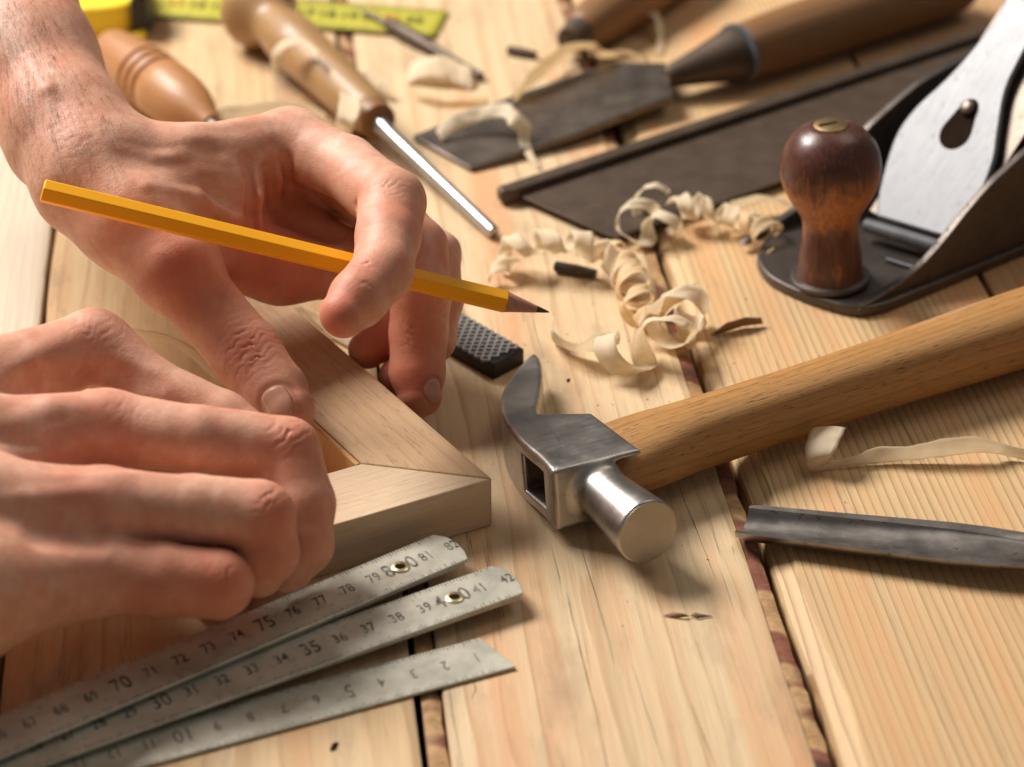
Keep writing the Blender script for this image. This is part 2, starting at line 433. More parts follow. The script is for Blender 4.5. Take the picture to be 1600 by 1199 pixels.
for i, (ya, yb, kw) in enumerate(PL):
    mt = mat_wood('pine_board', rough=.5, **kw)
    x0, x1 = -38, 92
    lo = ya + (.16 if i not in (3, 4) else 0.68); hi = yb - (.05)
    rng = random.Random(i)
    # cross profile with worn edges, lengthwise wobble of the edge
    nx = 120; rings = []
    for k in range(nx+1):
        x = x0+(x1-x0)*k/nx
        w1 = .06*mnoise.noise(Vector((x*.25, i*3.1, 0)))+.025*mnoise.noise(Vector((x*1.3, i*3.1, 5)))
        w2 = .06*mnoise.noise(Vector((x*.25, i*3.1, 9)))
        a = lo+w1; b = hi+w2
        ch = .38+.15*mnoise.noise(Vector((x*.4, i, 2))) if i == 2 else .07
        prof = [(a+.02, -2.2), (a, -.35), (a+.03, -.10), (a+ch*.45, -.045 if i == 2 else -.02), (a+ch, 0), (a+ch+.3, 0), ((a+b)/2, 0.0), (b-.3, 0), (b-.05, -.008), (b-.005, -.06), (b, -2.2)]
        rings.append([GB @ Vector((x, y, z)) for y, z in prof])
    if i == 2:   # the wide worn bevel belongs on the left side, next to the bark strip
        for k, r in enumerate(rings):
            x = x0+(x1-x0)*k/nx
            w1 = .08*mnoise.noise(Vector((x*.25, 3.1, 0)))+.03*mnoise.noise(Vector((x*1.3, 3.1, 5)))
            a = lo; b = hi-.0+w1; c2 = .72+.16*mnoise.noise(Vector((x*.35, 4, 2)))
            prof = [(a+.02, -2.2), (a, -.35), (a+.0, -.06), (a+.03, -.01), (a+.1, 0), (a+.3, 0), ((a+b)/2, 0), (b-c2, 0), (b-c2+.05, -.08), (b-.10, -.30), (b, -.5), (b-.02, -2.2)]
            rings[k] = [GB @ Vector((x, y, z)) for y, z in prof]
    V, F = loft(rings)
    obj('board', V, F, mt, bench, frame=FR(GB @ Vector((x0, (lo+hi)/2, 0)), gdir), smooth=35)
for path in ([(905, 845), (918, 890), (940, 960), (962, 1040)], [(884, 925), (905, 1010), (928, 1100), (951, 1205)], [(988, 1037), (1010, 1110), (1040, 1205)], [(1058, 755), (1085, 820), (1118, 905)],
             [(700, 1060), (708, 1120), (722, 1200)], [(1395, 640), (1420, 680), (1455, 740)], [(1080, 1100), (1100, 1150), (1118, 1199)], [(828, 470), (838, 520), (850, 560)], [(735, 1060), (742, 1075), (737, 1092)]):
    pc = crom([U(*q, .006) for q in path], 8); V = []; F = []
    for k, p in enumerate(pc):
        t = (pc[min(k+1, len(pc)-1)]-pc[max(k-1, 0)]).normalized(); sdv_ = Vector((-t.y, t.x, 0)); q = k/(len(pc)-1)
        wdt = .011*math.sin(math.pi*min(max(q, .02), .98))*(.6+.6*mnoise.noise(p*1.3))+.002; off = sdv_*.03*mnoise.noise(p*.9)
        V += [p+off+sdv_*wdt, p+off-sdv_*wdt]
    F = [(2*k, 2*k+1, 2*k+3, 2*k+2) for k in range(len(pc)-1)]
    obj('hairline_crack', V, F, M['gap'], bench, smooth=0)
# bark strips in the two wide gaps, and the dark bottom under all gaps
for (ya, wid, zt) in ((yA, .52, -.07), (y1-.20, .50, -.09)):
    rings = []
    for k in range(261):
        x = -38+130*k/260
        j = .10*mnoise.noise(Vector((x*1.1, ya, 0))); zz = zt+.10*mnoise.noise(Vector((x*1.5, ya, 4)))+.05*mnoise.noise(Vector((x*4, ya, 4)))
        prof = [(ya+.74, -2), (ya+.74, zz-.0), (ya+.50, zz+.02), (ya+.24+j*.8, zz-.06), (ya+.18+j*.8, zz-.25), (ya+.18+j*.8, -2)]
        rings.append([GB @ Vector((x, y, z)) for y, z in prof])
    V, F = loft(rings); obj('edge_strip', V, F, M['bark'], bench, frame=FR(GB @ Vector((-38, ya, 0)), gdir), smooth=50)
V, F = prism([(-37, yB-22), (91, yB-22), (91, y0+33), (-37, y0+33)], (-2.6, -2.25), GB)
obj('underside', V, F, M['gap'], bench)
# dark crack-like knots
def disc_flat(px, py, rx, ry, ang, z=.012, n=14, jag=.25, seed=0):
    c = U(px, py, z); r = random.Random(seed); d = gdir
    s = Vector((-d.y, d.x, 0)); V = []
    for k in range(n):
        w = 2*math.pi*k/n; q = 1+jag*(r.random()-.5)*2
        V.append(c + (d*math.cos(ang)+s*math.sin(ang))*rx*math.cos(w)*q + (s*math.cos(ang)-d*math.sin(ang))*ry*math.sin(w)*q)
    return V, [tuple(range(n))]
V, F = disc_flat(522, 1165, .10, .28, 1.3, n=7, jag=.5, seed=3); obj('knot_hole', V, F, M['gap'], bench)
V, F = disc_flat(888, 594, .05, .12, 1.3, n=8, jag=.4, seed=5); obj('knot_hole', V, F, M['gap'], bench)

# ================================================================ PICTURE FRAME CORNER
FH = 1.68
C0 = U(768, 748, FH); I0 = U(565, 724, FH)
d1 = hd(C0, U(493, 510, FH)); d2 = hd(C0, U(523, 820, FH))
n1 = Vector((-d1.y, d1.x, 0)); n2 = Vector((-d2.y, d2.x, 0))
if n1.dot(I0-C0) < 0: n1 = -n1
if n2.dot(I0-C0) < 0: n2 = -n2
w1 = n1.dot(I0-C0); w2 = n2.dot(I0-C0)
print('rail widths', w1, w2)
fr = empty('picture_frame', (C0.x, C0.y, 0), 'mitred corner of a beech picture frame under both hands', 'picture frame')
def poly(name, pts, mat, xdir, z0=.0, z1=FH):
    P = [Vector((p.x, p.y, 0)) for p in pts]; f0 = FR(P[0], xdir)
    fi = f0.inverted(); q = [(fi @ p) for p in P]
    V, F = prism([(a.x, a.y) for a in q], (z0, z1), f0)
    return obj(name, V, F, mat, fr, frame=f0, bevel=.045)
L1 = 13.2
g = .018
e1 = C0+d1*L1; ie1 = e1+n1*w1
mi = hd(C0, I0); mn = Vector((-mi.y, mi.x, 0))
if mn.dot(d1) < 0: mn = -mn
poly('rail', [C0+mn*g, I0+mn*g, ie1, e1], M['frame'], d1)
L2 = 9.6
V, F = prism([(0, 0), (L1-3.2, 0), (L1-3.2, .16), (0, .16)], (.01, FH-.06), FR(Vector((I0.x, I0.y, 0))+n1*.003+d1*.1, d1)); obj('inner_strip', V, F, M['inner_orange'], fr, bevel=.02) if n1.dot(Z.cross(d1)) > 0 else None  # thin orange strip added along the rail's inner wall to warm its colour
poly('rail', [C0-mn*g, C0+d2*L2, C0+d2*L2+n2*w2, I0-mn*g], M['frame2'], d2)

# ================================================================ FOLDING RULE
def text_mesh(s, size, fr, depth=.004, bold=0.):
    cu = bpy.data.curves.new('t', 'FONT'); cu.body = s; cu.size = size; cu.align_x = 'CENTER'; cu.align_y = 'CENTER'; cu.extrude = depth; cu.offset = bold; cu.space_character = 1.05
    cu.resolution_u = 3
    o = bpy.data.objects.new('t', cu); COL.objects.link(o)
    dg = bpy.context.evaluated_depsgraph_get(); dg.update()
    me = bpy.data.meshes.new_from_object(o.evaluated_get(dg))
    V = [fr @ Vector(v.co) for v in me.vertices]; F = [tuple(p.vertices) for p in me.polygons]
    bpy.data.objects.remove(o); bpy.data.curves.remove(cu); bpy.data.meshes.remove(me)
    return V, F
rule = empty('folding_rule', U(500, 1010, 0), 'worn steel folding rule, three fanned sections in front of the near hand', 'ruler')
def rule_section(pA, pB, z, x0, x1, end, nums, flip, W=1.62, th=.10, under=False, zA=None):
    """pA->pB centreline pixels (right end first); nums: list of (px,py,text,size)"""
    a = U(*pA, z); b = U(*pB, z if zA is None else zA)
    xd = (a-b).normalized(); fr_ = FR(a, xd)
    H = W/2
    if end == 'cut': pts = [(0, H), (-x1, H), (-x1, -H), (0.55, -H), (0.18, H*.7)] ; pts = [(.05, H), (-x1, H), (-x1, -H), (.45, -H)]
    else: pts = [(.10, H), (-x1, H), (-x1, -H), (.22, -H), (.36, -H*.55), (.42, 0), (.36, H*.55)]
    V, F = prism(pts, (-th, 0), fr_)
    s = obj('section', V, F, M['rule'], rule, frame=fr_, bevel=.025)
    if under:
        V, F = prism([(.06, H*.98), (-x1, H*.98), (-x1, -H*.96), (.16, -H*.96), (.30, -H*.5), (.34, 0), (.28, H*.5)], (-th*2-.03, -th-.03), FR(a, (Matrix.Rotation(R(-.6), 3, 'Z') @ xd)))
        obj('section', V, F, M['rule'], rule, frame=fr_, bevel=.025)
    parts = []; parts2 = []
    for (t, txt, size, yo) in nums:
        f2 = fr_ @ Matrix.Translation((t, yo, .003))
        if flip: f2 = f2 @ Matrix.Rotation(math.pi, 4, 'Z')
        f2 = f2 @ Matrix.Scale(.72, 4, (1, 0, 0))
        parts.append(text_mesh(txt, size, f2, bold=.006))
    # millimetre ticks on both edges
    rr = random.Random(4)
    t = 0.0
    while t > -x1+.2:
        for sg in (1, -1):
            if rr.random() < .25: continue
            ln = .10 if round(-t*10) % 5 else .17
            y0_ = sg*(H-.03); y1_ = sg*(H-.03-ln)
            q = [(t-.011, y0_), (t+.011, y0_), (t+.011, y1_), (t-.011, y1_)]
            parts2.append(([fr_ @ Vector((x, y, .004)) for x, y in q], [(0, 1, 2, 3)]))
        t -= .1
    return s, fr_, parts, parts2
def rivet(fr_, t, s):
    c = fr_ @ Vector((t, 0, 0)); zt = fr_.to_3x3() @ Vector((0, 0, 1))
    V, F, m = lathe([(0, .27), (.03, .27), (.06, .23), (.06, .16), (.0, .13), (-.05, .12)], c, c+zt, 28, 1)
    F = F[:-2]
    obj('rivet', V, F, M['rivet'], rule, frame=m)
    V, F, m = lathe([(.0, .165), (.03, .16)], c, c+zt, 20, 1); obj('rivet_hole', V, F, M['gap'], rule, frame=m)
def px_t(fr_, px, py):
    c = UP(px, py, fr_.translation, fr_.to_3x3() @ Vector((0, 0, 1))); return (fr_.inverted() @ c)
def nums_from(fr_, n0, p0, n1, p1, lo, hi, flip=False, big=(), skip=()):
    a = px_t(fr_, *p0); b = px_t(fr_, *p1); out = []
    for n in range(lo, hi+1):
        if n in skip: continue
        t = a.x+(b.x-a.x)*(n-n0)/(n1-n0)
        isb = n % 10 == 0 or n % 10 == 5 if n > 10 else n in (5, 10)
        if n in (40, 80): out += [(t-.40, str(n)[0], (.84), .02), (t+.40, '0', .84, .02)]
        else: out.append((t, str(n), (.78 if isb else .56), .02))
    return out
def build_section(pA, pB, z, x1, end, n0, p0, n1, p1, lo, hi, flip, rv=None, under=False, zB=None, ink='rink', skip=()):
    a = U(*pA, z); b = U(*pB, z if zB is None else zB); fr_ = FR(a, (a-b).normalized())
    nm = nums_from(fr_, n0, p0, n1, p1, lo, hi, flip, skip=skip)
    s, fr_, parts, ticks = rule_section(pA, pB, z, 0, x1, end, nm, flip, under=under, zA=zB)
    if rv:
        t = px_t(fr_, *rv).x; rivet(fr_, t, s)
    V, F = join(*parts); obj('numerals', V, F, M[ink], s, smooth=0)
    V, F = join(*ticks); obj('graduation_marks', V, F, M['ink'], s, smooth=0)
build_section((765, 1022), (285, 1149), .11, 22, 'cut', 1, (742, 1024), 10, (285, 1146), 1, 15, True, ink='inkfade')
build_section((785, 908), (250, 1098), .62, 24, 'round', 35, (487, 1015), 41, (748, 918), 26, 42, False, rv=(708, 932), under=True, zB=.40)
build_section((697, 857), (190, 1070), .80, 24, 'round', 70, (190, 1070), 79, (578, 898), 65, 82, False, rv=(620, 882), under=True, zB=.62)

# ================================================================ PENCIL
pt = U(858, 488, 4.2); pe = U(66, 298, 8.9); ax = (pt-pe).normalized(); PLn = (pt-pe).length
print('pencil', PLn)
pm = empty('pencil', pe, 'yellow hexagonal pencil with sharpened tip held between the fingers', 'pencil')
V, F, m = lathe([(0, .30), (.03, .38), (PLn-1.45, .38), (PLn-1.42, .37)], pe, pt, 6, 1)
V = [pe+Matrix.Rotation(R(22), 3, ax) @ (v-pe) for v in V]
o = obj('shaft', V, F, M['yellow'], pm, frame=m, bevel=.06, smooth=50, segs=3)
V, F, m = lathe([(PLn-1.44, .335), (PLn-.42, .115)], pe, pt, 24, 1); obj('sharpened_cone', V, F, M['cedar'], pm, frame=m)
V, F, m = lathe([(PLn-.425, .115), (PLn-.1, .045), (PLn, .015)], pe, pt, 16, 1); obj('lead_point', V, F, M['lead'], pm, frame=m)
V, F, m = lathe([(-.004, .10), (.02, .10)], pe, pt, 16, 1); obj('lead_end', V, F, M['lead'], pm, frame=m)

# ================================================================ HAMMER
dh = hd(U(960, 700, 1.4), U(1600, 515, 1.4))
tilt = R(8)
fd0 = Vector((dh.y, -dh.x, 0)); fa = (fd0*math.cos(tilt)+Z*math.sin(tilt)).normalized(); hn = fa.cross(dh)*-1
if hn.z < 0: hn = -hn
ham = empty('claw_hammer', U(900, 740, 0), 'steel claw hammer with pale wooden handle lying right of the frame', 'hammer')
HT = 1.02                                    # half thickness of the head
hc = U(893, 690, 2.25)                        # a point on the upper cheek
Hm = Matrix((dh, fa, hn)).transposed().to_4x4(); Hm.translation = hc-hn*HT   # mid plane origin; x handle, y face, z up
Hi = Hm.inverted()
def ck(px, py):
    q = Hi @ UP(px, py, hc, hn); return np.array((q.x, q.y))
body = np.array([ck(868, 735), ck(1002, 702), ck(925, 644), ck(842, 645), ck(832, 636), ck(800, 640), ck(797, 662), ck(815, 684), ck(845, 712)])
claw = [ck(868, 735), ck(840, 712), ck(808, 684), ck(787, 652), ck(781, 625), ck(788, 595), ck(808, 567), ck(830, 545), ck(842, 550), ck(847, 572), ck(846, 600), ck(842, 625), ck(843, 646), ck(880, 690)]
claw = np.array([(q.x, q.y) for q in crom([(c[0], c[1], 0) for c in claw], 4, True)])
def sd_poly(P, poly):
    d = np.full(len(P), 1e9); s = np.ones(len(P)); n = len(poly)
    for i in range(n):
        a = poly[i]; b = poly[i-1]; e = b-a; w = P-a
        t = np.clip((w@e)/max(e@e, 1e-12), 0, 1); q = w-t[:, None]*e; d = np.minimum(d, (q*q).sum(1))
        c1 = P[:, 1] >= a[1]; c2 = P[:, 1] < b[1]; c3 = e[0]*w[:, 1] > e[1]*w[:, 0]
        f = (c1 & c2 & c3) | (~c1 & ~c2 & ~c3); s = np.where(f, -s, s)
    return s*np.sqrt(d)
def ext(d2, z, h, r):
    w0 = d2+r; w1 = np.abs(z)-h+r
    return np.minimum(np.maximum(w0, w1), 0)+np.sqrt(np.maximum(w0, 0)**2+np.maximum(w1, 0)**2)-r
cr_a = ck(868, 735); 
fx = ck(930, 722)[0]; fy = ck(930, 722)[1]
faceC = Hi @ U(1013, 832, 1.45); neckx = (faceC.x+0)
print('face', faceC, 'body', body.round(2).tolist())
FL = faceC.y
def f_head(P):
    xy = P[:, :2]; z = P[:, 2]
    b = ext(sd_poly(xy, body), z, HT, .15)
    ctip = np.clip((-xy[:, 1]-2.9)/2.2, 0, 1)      # thinner toward the claw tips
    c = ext(sd_poly(xy, claw), z, HT-.16*ctip, .15)
    y_s = ck(790, 615)[1]
    vw = .02+.42*np.clip((y_s-xy[:, 1])/1.6, 0, 1)
    slot = np.maximum(np.abs(z)-vw, xy[:, 1]-y_s)
    c = smax(c, -slot, .12)
    d = smin(b, c, .02)
    d = smax(d, -np.maximum(np.maximum(.55-P[:, 0], np.abs(z)-.84), -1.9-xy[:, 1]), .08)
    zc = faceC.z; xc = faceC.x
    y = xy[:, 1]; t = np.clip((y-fy)/(FL-fy), 0, 1)
    cx = body[1][0]*.0 + (xc*t+(xc-.15)*(1-t)); rad = np.hypot(P[:, 0]-cx, z-zc*t)
    neck = smax(rad-(.77+.23*t), np.maximum(y-FL, fy-.9-y), .10)
    d = smin(d, neck, .40)
    # eye
    pass
    q = np.maximum(np.abs(y-(.5*(cr_a[1]+ck(795, 675)[1])))-.74, np.abs(z+.02)-.60); q = np.maximum(q, P[:, 0]-(cr_a[0]+1.0)); q = np.maximum(q, (cr_a[0]-.8)-P[:, 0])
    d = smax(d, -q, .12)
    return d
lo = np.minimum(body.min(0), claw.min(0))-.4; hi = np.maximum(body.max(0), claw.max(0))+.4
hi[1] = max(hi[1], FL+.4)
V, Q, G = surface(f_head, (lo[0], lo[1], -1.5), (hi[0], hi[1], 1.6), .045)
Vw = (np.c_[V, np.ones(len(V))] @ np.array(Hm).T)[:, :3]
print('head lowest', Vw[:, 2].min())
head = np_obj('head', Vw, Q, M['steel'], ham, frame=Hm)
# striking face plate & wood inside the eye
fc = Hm @ Vector((faceC.x, FL, faceC.z))
V, F, m = lathe([(-.02, .95), (.004, .95), (.010, .90)], fc, fc+fa, 48, 1); obj('striking_face', V, F, M['steel_face'], head, frame=m)
ey = .5*(cr_a[1]+ck(795, 675)[1])
V, F = prism([(cr_a[0]+.8, ey-.9), (cr_a[0]+1.6, ey-.9), (cr_a[0]+1.6, ey+.9), (cr_a[0]+.8, ey+.9)], (-.7, .7), Hm); obj('wedge', V, F, M['handle_dark'], ham, frame=Hm)
# handle : oval sections
hstart = Hm @ Vector((cr_a[0]+1.6, 0, 0))
axp0 = Hm @ Vector((.62, .10, 0)); axp1 = U(1600, 512, 1.35)
hdv = (axp1-axp0).normalized(); hs = Z.cross(hdv).normalized(); hu = hdv.cross(hs)
rings = []
for t, a, b in ((-.05, 1.30, .82), (.3, 1.36, .85), (1.2, 1.38, .95), (2.2, 1.30, 1.02), (3.5, 1.12, 1.06), (7, 1.06, 1.05), (11, 1.10, 1.08), (15, 1.26, 1.16), (20, 1.36, 1.2), (26, 1.3, 1.15), (27, 1.1, 1.0)):
    c = axp0+hdv*t; ring = []
    for k in range(36):
        w = 2*math.pi*k/36; cx, sx = math.cos(w), math.sin(w); e = .82
        ring.append(c+hs*a*math.copysign(abs(cx)**e, cx)+hu*b*math.copysign(abs(sx)**e, sx))
    rings.append(ring)
# smooth lengthwise
rr = []
for k in range(36):
    rr.append(crom([r[k] for r in rings], 5))
rings = [[rr[k][i] for k in range(36)] for i in range(len(rr[0]))]
V, F = loft(rings); obj('handle', V, F, M['handle_oak'], ham, frame=FR(axp0, hdv), smooth=60)
c = U(949, 719, 2.0); V, F, m = lathe([(0, .12), (.05, .1), (.08, .02)], c-Z*.1, c+Z, 10, 1)

# ================================================================ BENCH PLANE
bx = hd(U(1366, 500, 0), U(1600, 406, 0)); by = Vector((-bx.y, bx.x, 0)); P0 = U(1345, 498, 0)
PF = FR(P0, bx)
Pi = PF.inverted()
plane = empty('bench_plane', P0, 'cast iron hand plane with round brown knob and silver lever cap', 'hand plane')
tl = Pi @ U(1185, 415, .0); print('plane toe left', tl, 'knob', Pi @ U(1298, 440, .6))
PW = 5.2
toe = [Pi @ U(*q, .0) for q in ((1385, 490), (1345, 497), (1300, 489), (1245, 470), (1200, 446), (1183, 420), (1187, 400), (1205, 380), (1240, 358))]
toe = [(t.x, t.y) for t in toe]
tc = crom([(x, y, 0) for x, y in toe], 4)
ymax = max(PW, toe[-1][1])
sole = [(t.x, t.y) for t in tc]+[(24, ymax), (24, 0)]
V, F = prism(sole, (0.02, .42), PF); o = obj('body', V, F, M['iron'], plane, frame=PF, bevel=.08, segs=3)
print('sole', [tuple(round(c, 1) for c in s) for s in sole[::4]], ymax)
# raised rim on the toe
cen = Vector((sum(s[0] for s in sole[:-2])/len(sole[:-2])+1.2, ymax/2, 0))
rimo = [Vector((t.x, t.y, 0)) for t in tc]
# side walls : profile traced on the near vertical face
wp = []
for q in ((1352, 478), (1400, 448), (1440, 418), (1475, 380), (1515, 330), (1550, 290), (1580, 262), (1610, 235), (1650, 205)):
    w = Pi @ UP(*q, P0, -by); wp.append((w.x, max(w.z, .45)))
print('wall', [tuple(round(c, 1) for c in w) for w in wp])
last = wp[-1]; wp += [(last[0]+2.5, last[1]+.2), (last[0]+5, last[1]-1), (last[0]+8, 1.6), (23.5, 1.2)]
wpc = [(p.x, p.y) for p in crom([(a, b, 0) for a, b in wp], 4)]
for yy in (0.0, ymax-.35):
    fr2 = PF @ Matrix.Translation((0, yy+.35, 0)) @ Matrix.Rotation(R(90), 4, 'X')
    V, F = prism([(wp[0][0]-.3, .3)]+wpc+[(23.5, .3)], .35, fr2)
    obj('side_wall', V, F, M['iron'], plane, frame=PF, bevel=.07, segs=3)
# knob
kb = U(1297, 436, .45)
kd = (UP(1312, 205, kb, (0, 1, 0)) - kb)
kt = kb+Z*5.8+Vector((-.35, .15, 0))
V, F, m = lathe([(0, 1.42), (.18, 1.42), (.22, 1.30)], kb, kt, 44, 1); obj('knob_boss', V, F, M['iron'], plane, frame=m, bevel=.04)
KH = (kt-kb).length
kn = lobj('front_knob', [(.2, 1.20), (.5, 1.14), (1.0, 1.09), (1.6, .99), (2.15, .97), (2.5, 1.03), (2.85, 1.22), (3.3, 1.48), (3.9, 1.71), (4.5, 1.74), (5.1, 1.58), (5.6, 1.22), (5.85, .82), (5.9, .62)], kb, kt, M['handle_dark'], plane, seg=56)
sc = lobj('knob_screw', [(5.80, .60), (5.93, .60), (5.98, .52)], kb, kt, M['brass'], kn, ss=1)
ta = kb+(kt-kb).normalized()*5.985
f3 = FR(ta, Vector((.9, .35, 0)), (kt-kb).normalized()); V, F = prism([(-.46, -.07), (.46, -.07), (.46, .07), (-.46, .07)], (-.01, .006), f3); obj('slot', V, F, M['gap'], sc, frame=f3)
# knob repaint with red varnish
s = NT('worn_rosewood_varnish')
zz = s.sep(s.scale(s.obj, 100))[2]
wn = s.noise(s.scale(s.obj, (160, 160, 70)), 1, 5, .65)
band = s.math('SUBTRACT', 1, s.math('ABSOLUTE', s.math('MULTIPLY', s.math('SUBTRACT', zz, 3.1), .62)), clamp=True)
wear = s.ramp(s.math('ADD', s.math('MULTIPLY', band, .5), wn), [(.58, 0), (.80, 1)])
fibn = s.noise(s.scale(s.obj, (900, 900, 60)), 1, 4, .6)
vc = s.mix(s.ramp(fibn, [(.3, 0), (.7, 1)]), (.045, .014, .010), (.12, .038, .026))
wc = s.mix(s.ramp(fibn, [(.3, 0), (.7, 1)]), (.20, .065, .02), (.48, .19, .055))
s.set(col=s.mix(wear, vc, wc), rough=s.math('ADD', s.math('MULTIPLY', wear, .2), .34), coat=.12, coatr=.2, nrm=s.bump(fibn, .2, .0003))
kn.data.materials.clear(); kn.data.materials.append(s.m)
# lever cap : inclined plate, outline traced on its own plane
ld = (bx*math.cos(R(48))+Z*math.sin(R(48))).normalized(); ln = by.cross(ld)
if ln.z < 0: ln = -ln
lp = U(1420, 350, 1.35)
LF = Matrix((ld, ln.cross(ld), ln)).transposed().to_4x4(); LF.translation = lp; Li = LF.inverted()
lc = [(1368, 338), (1372, 300), (1385, 250), (1402, 205), (1432, 165), (1478, 122), (1520, 75), (1560, 20), (1585, -25), (1650, -40), (1640, 0), (1598, 85), (1572, 140), (1560, 205), (1553, 250), (1530, 310), (1505, 350), (1488, 374), (1425, 358)]
lpts = [Li @ UP(*q, lp, ln) for q in lc]
print('lever', [tuple(round(c, 1) for c in q.xy) for q in lpts])
lcv = crom([(q.x, q.y, 0) for q in lpts[1:-2]], 3)
outl = [(lpts[0].x, lpts[0].y)]+[(q.x, q.y) for q in lcv]+[(lpts[-2].x, lpts[-2].y)]
V, F = prism(outl, (-.28, 0), LF); lev = obj('lever_cap', V, F, M['cap'], plane, frame=LF, bevel=.09, segs=3)
# keyhole : dark inset just proud of the plate paints the hole's shade, and screw
k1 = Li @ UP(1493, 208, lp, ln); k2 = Li @ UP(1514, 170, lp, ln)
dk = (k2-k1); dk.z = 0; L = dk.length; dk.normalize(); sk = Vector((-dk.y, dk.x, 0)); kp = []
for w in range(14): 
    a = R(75+210*w/13); kp.append(k1+(dk*math.cos(a)+sk*math.sin(a))*.66)
for w in range(9):
    a = R(-90+180*w/8); kp.append(k2+(dk*math.cos(a)+sk*math.sin(a))*.40)
V, F = prism([(p.x, p.y) for p in kp], (-.27, .004), LF); obj('keyhole', V, F, M['gap'], lev, frame=LF)
kc = LF @ Vector((k2.x, k2.y, 0)); lobj('lever_screw', [(-.1, .27), (.10, .30), (.2, .27), (.26, .14), (.27, .02)], kc, kc+ln, M['old'], plane, ss=2)
# cap iron bar at the mouth, blade under lever cap, frog
def bar(q1, q2, z, r, mat, name):
    a = U(*q1, z); b = U(*q2, z); return lobj(name, [(0, r), ((b-a).length, r)], a, b, mat, plane, ss=1, seg=20)
bar((1352, 352), (1474, 388), 1.0, .26, M['cap'], 'cap_iron')
cf = LF @ Matrix.Translation((0, 0, -.75)); ys = [q.y for q in lpts]; ya, yb = min(ys), max(ys)
V, F = prism([(-.2, ya+.15), (14, ya+.15), (14, yb-.6), (-.2, yb-.6)], (-.2, .1), LF @ Matrix.Translation((0, 0, -.5))); obj('blade', V, F, M['old'], plane, frame=LF, bevel=.03)
V, F = prism([(1.0, ya-.2), (7, ya-.2), (7, yb-.8), (1.0, yb-.8)], (-1.6, -.75), LF); obj('frog', V, F, M['iron'], plane, frame=LF, bevel=.1)
bar((1385, 405), (1432, 420), .52, .07, M['cap'], 'mouth_edge')

# ================================================================ GOUGE
ga0 = U(1166, 812, .55); ga1 = U(1560, 855, .75); gd = (ga1-ga0).normalized(); gs = Z.cross(gd).normalized(); gu = gd.cross(gs)
gouge = empty('gouge_blade', U(1166, 812, 0), 'pitted grey steel gouge with hollow blade at the right edge', 'gouge')
rings = []
for t, wid, dep, th, drop in ((-.12, .62, .40, .10, 0), (.0, .64, .40, .14, 0), (.35, .64, .40, .18, 0), (2.5, .66, .36, .22, 0), (4.5, .68, .28, .28, 0), (6.0, .68, .18, .34, .0), (7.2, .60, .10, .38, .0), (8.2, .46, .05, .42, 0), (9.2, .36, .02, .40, 0), (12, .34, .0, .36, 0)):
    c = ga0+gd*t; r = []; n = 16
    for k in range(n+1):
        w = -math.pi/2*1.0+math.pi*k/n
        skew = -.28*math.cos(0)*0
        r.append(c+gs*wid*math.sin(w)-gu*(dep*math.cos(w)))
    for k in range(n+1):
        w = math.pi/2-math.pi*k/n
        r.append(c+gs*(wid+th)*math.sin(w)-gu*((dep+th)*math.cos(w)) + gu*.02)
    if t < 0.1:
        for j, v in enumerate(r): r[j] = v+gd*(.45*(1-abs(math.sin(-math.pi/2+math.pi*(j % (n+1))/n))) if False else 0)+gd*(-.16*((v-c).dot(gs)) )*-1.0
    rings.append(r)
V, F = loft(rings); obj('blade', V, F, M['gouge'], gouge, frame=FR(ga0, gd), smooth=50)
hp = ga0+gd*12; lobj('handle', [(0, .7), (.6, 1.0), (3, 1.25), (7, 1.35), (10, 1.1), (11, .8)], hp, hp+gd, M['handle_orange'], gouge)

# ================================================================ RASP
r0 = U(786, 556, .60); r1 = U(630, 466, .60); rd = (r0-r1).normalized()
rasp = empty('rasp', U(808, 562, 0), 'black steel rasp with cross-cut teeth behind the hammer claw', 'rasp')
rf = FR(r0, rd); rW = .84
V, F = prism([(.25, -rW*.75), (.12, rW), (-6, rW), (-6, -rW)], (-.59, 0), rf); bd = obj('body', V, F, M['rasp'], rasp, frame=rf, bevel=.05)
parts = []
for sg in (1, -1):
    dx, dy = math.cos(R(52*sg)), math.sin(R(52*sg))
    for k in range(-8, 26):
        cx = .1-k*.31; t0_, t1_ = -9, 9
        for p0_, d_, a_, b_ in ((cx, dx, -5.9, -.02), (0, dy, -rW+.06, rW-.06)):
            u0, u1 = sorted(((a_-p0_)/d_, (b_-p0_)/d_)); t0_ = max(t0_, u0); t1_ = min(t1_, u1)
        if t1_-t0_ < .1: continue
        A_ = Vector((cx+dx*t0_, dy*t0_, -.004)); B_ = Vector((cx+dx*t1_, dy*t1_, -.004)); N_ = Vector((-dy, dx, 0))*.06; H_ = Vector((0, 0, .07+.002*(sg+1)))
        v = [rf @ p for p in (A_-N_, A_+N_, B_+N_, B_-N_, A_+H_-N_*.6, A_+H_+N_*.6, B_+H_+N_*.6, B_+H_-N_*.6)]
        parts.append((v, [(0, 1, 5, 4), (1, 2, 6, 5), (2, 3, 7, 6), (3, 0, 4, 7), (4, 5, 6, 7)]))
V, F = join(*parts); o = obj('teeth', V, F, mat_steel('worn_rasp_teeth', (.34, .32, .31), .45, metal=.3), bd, frame=rf, smooth=0)
ta_ = U(600, 488, .5); tb = U(568, 512, .35); lobj('tang', [(0, .28), ((tb-ta_).length, .22)], ta_, tb, M['rasp'], rasp, ss=1)

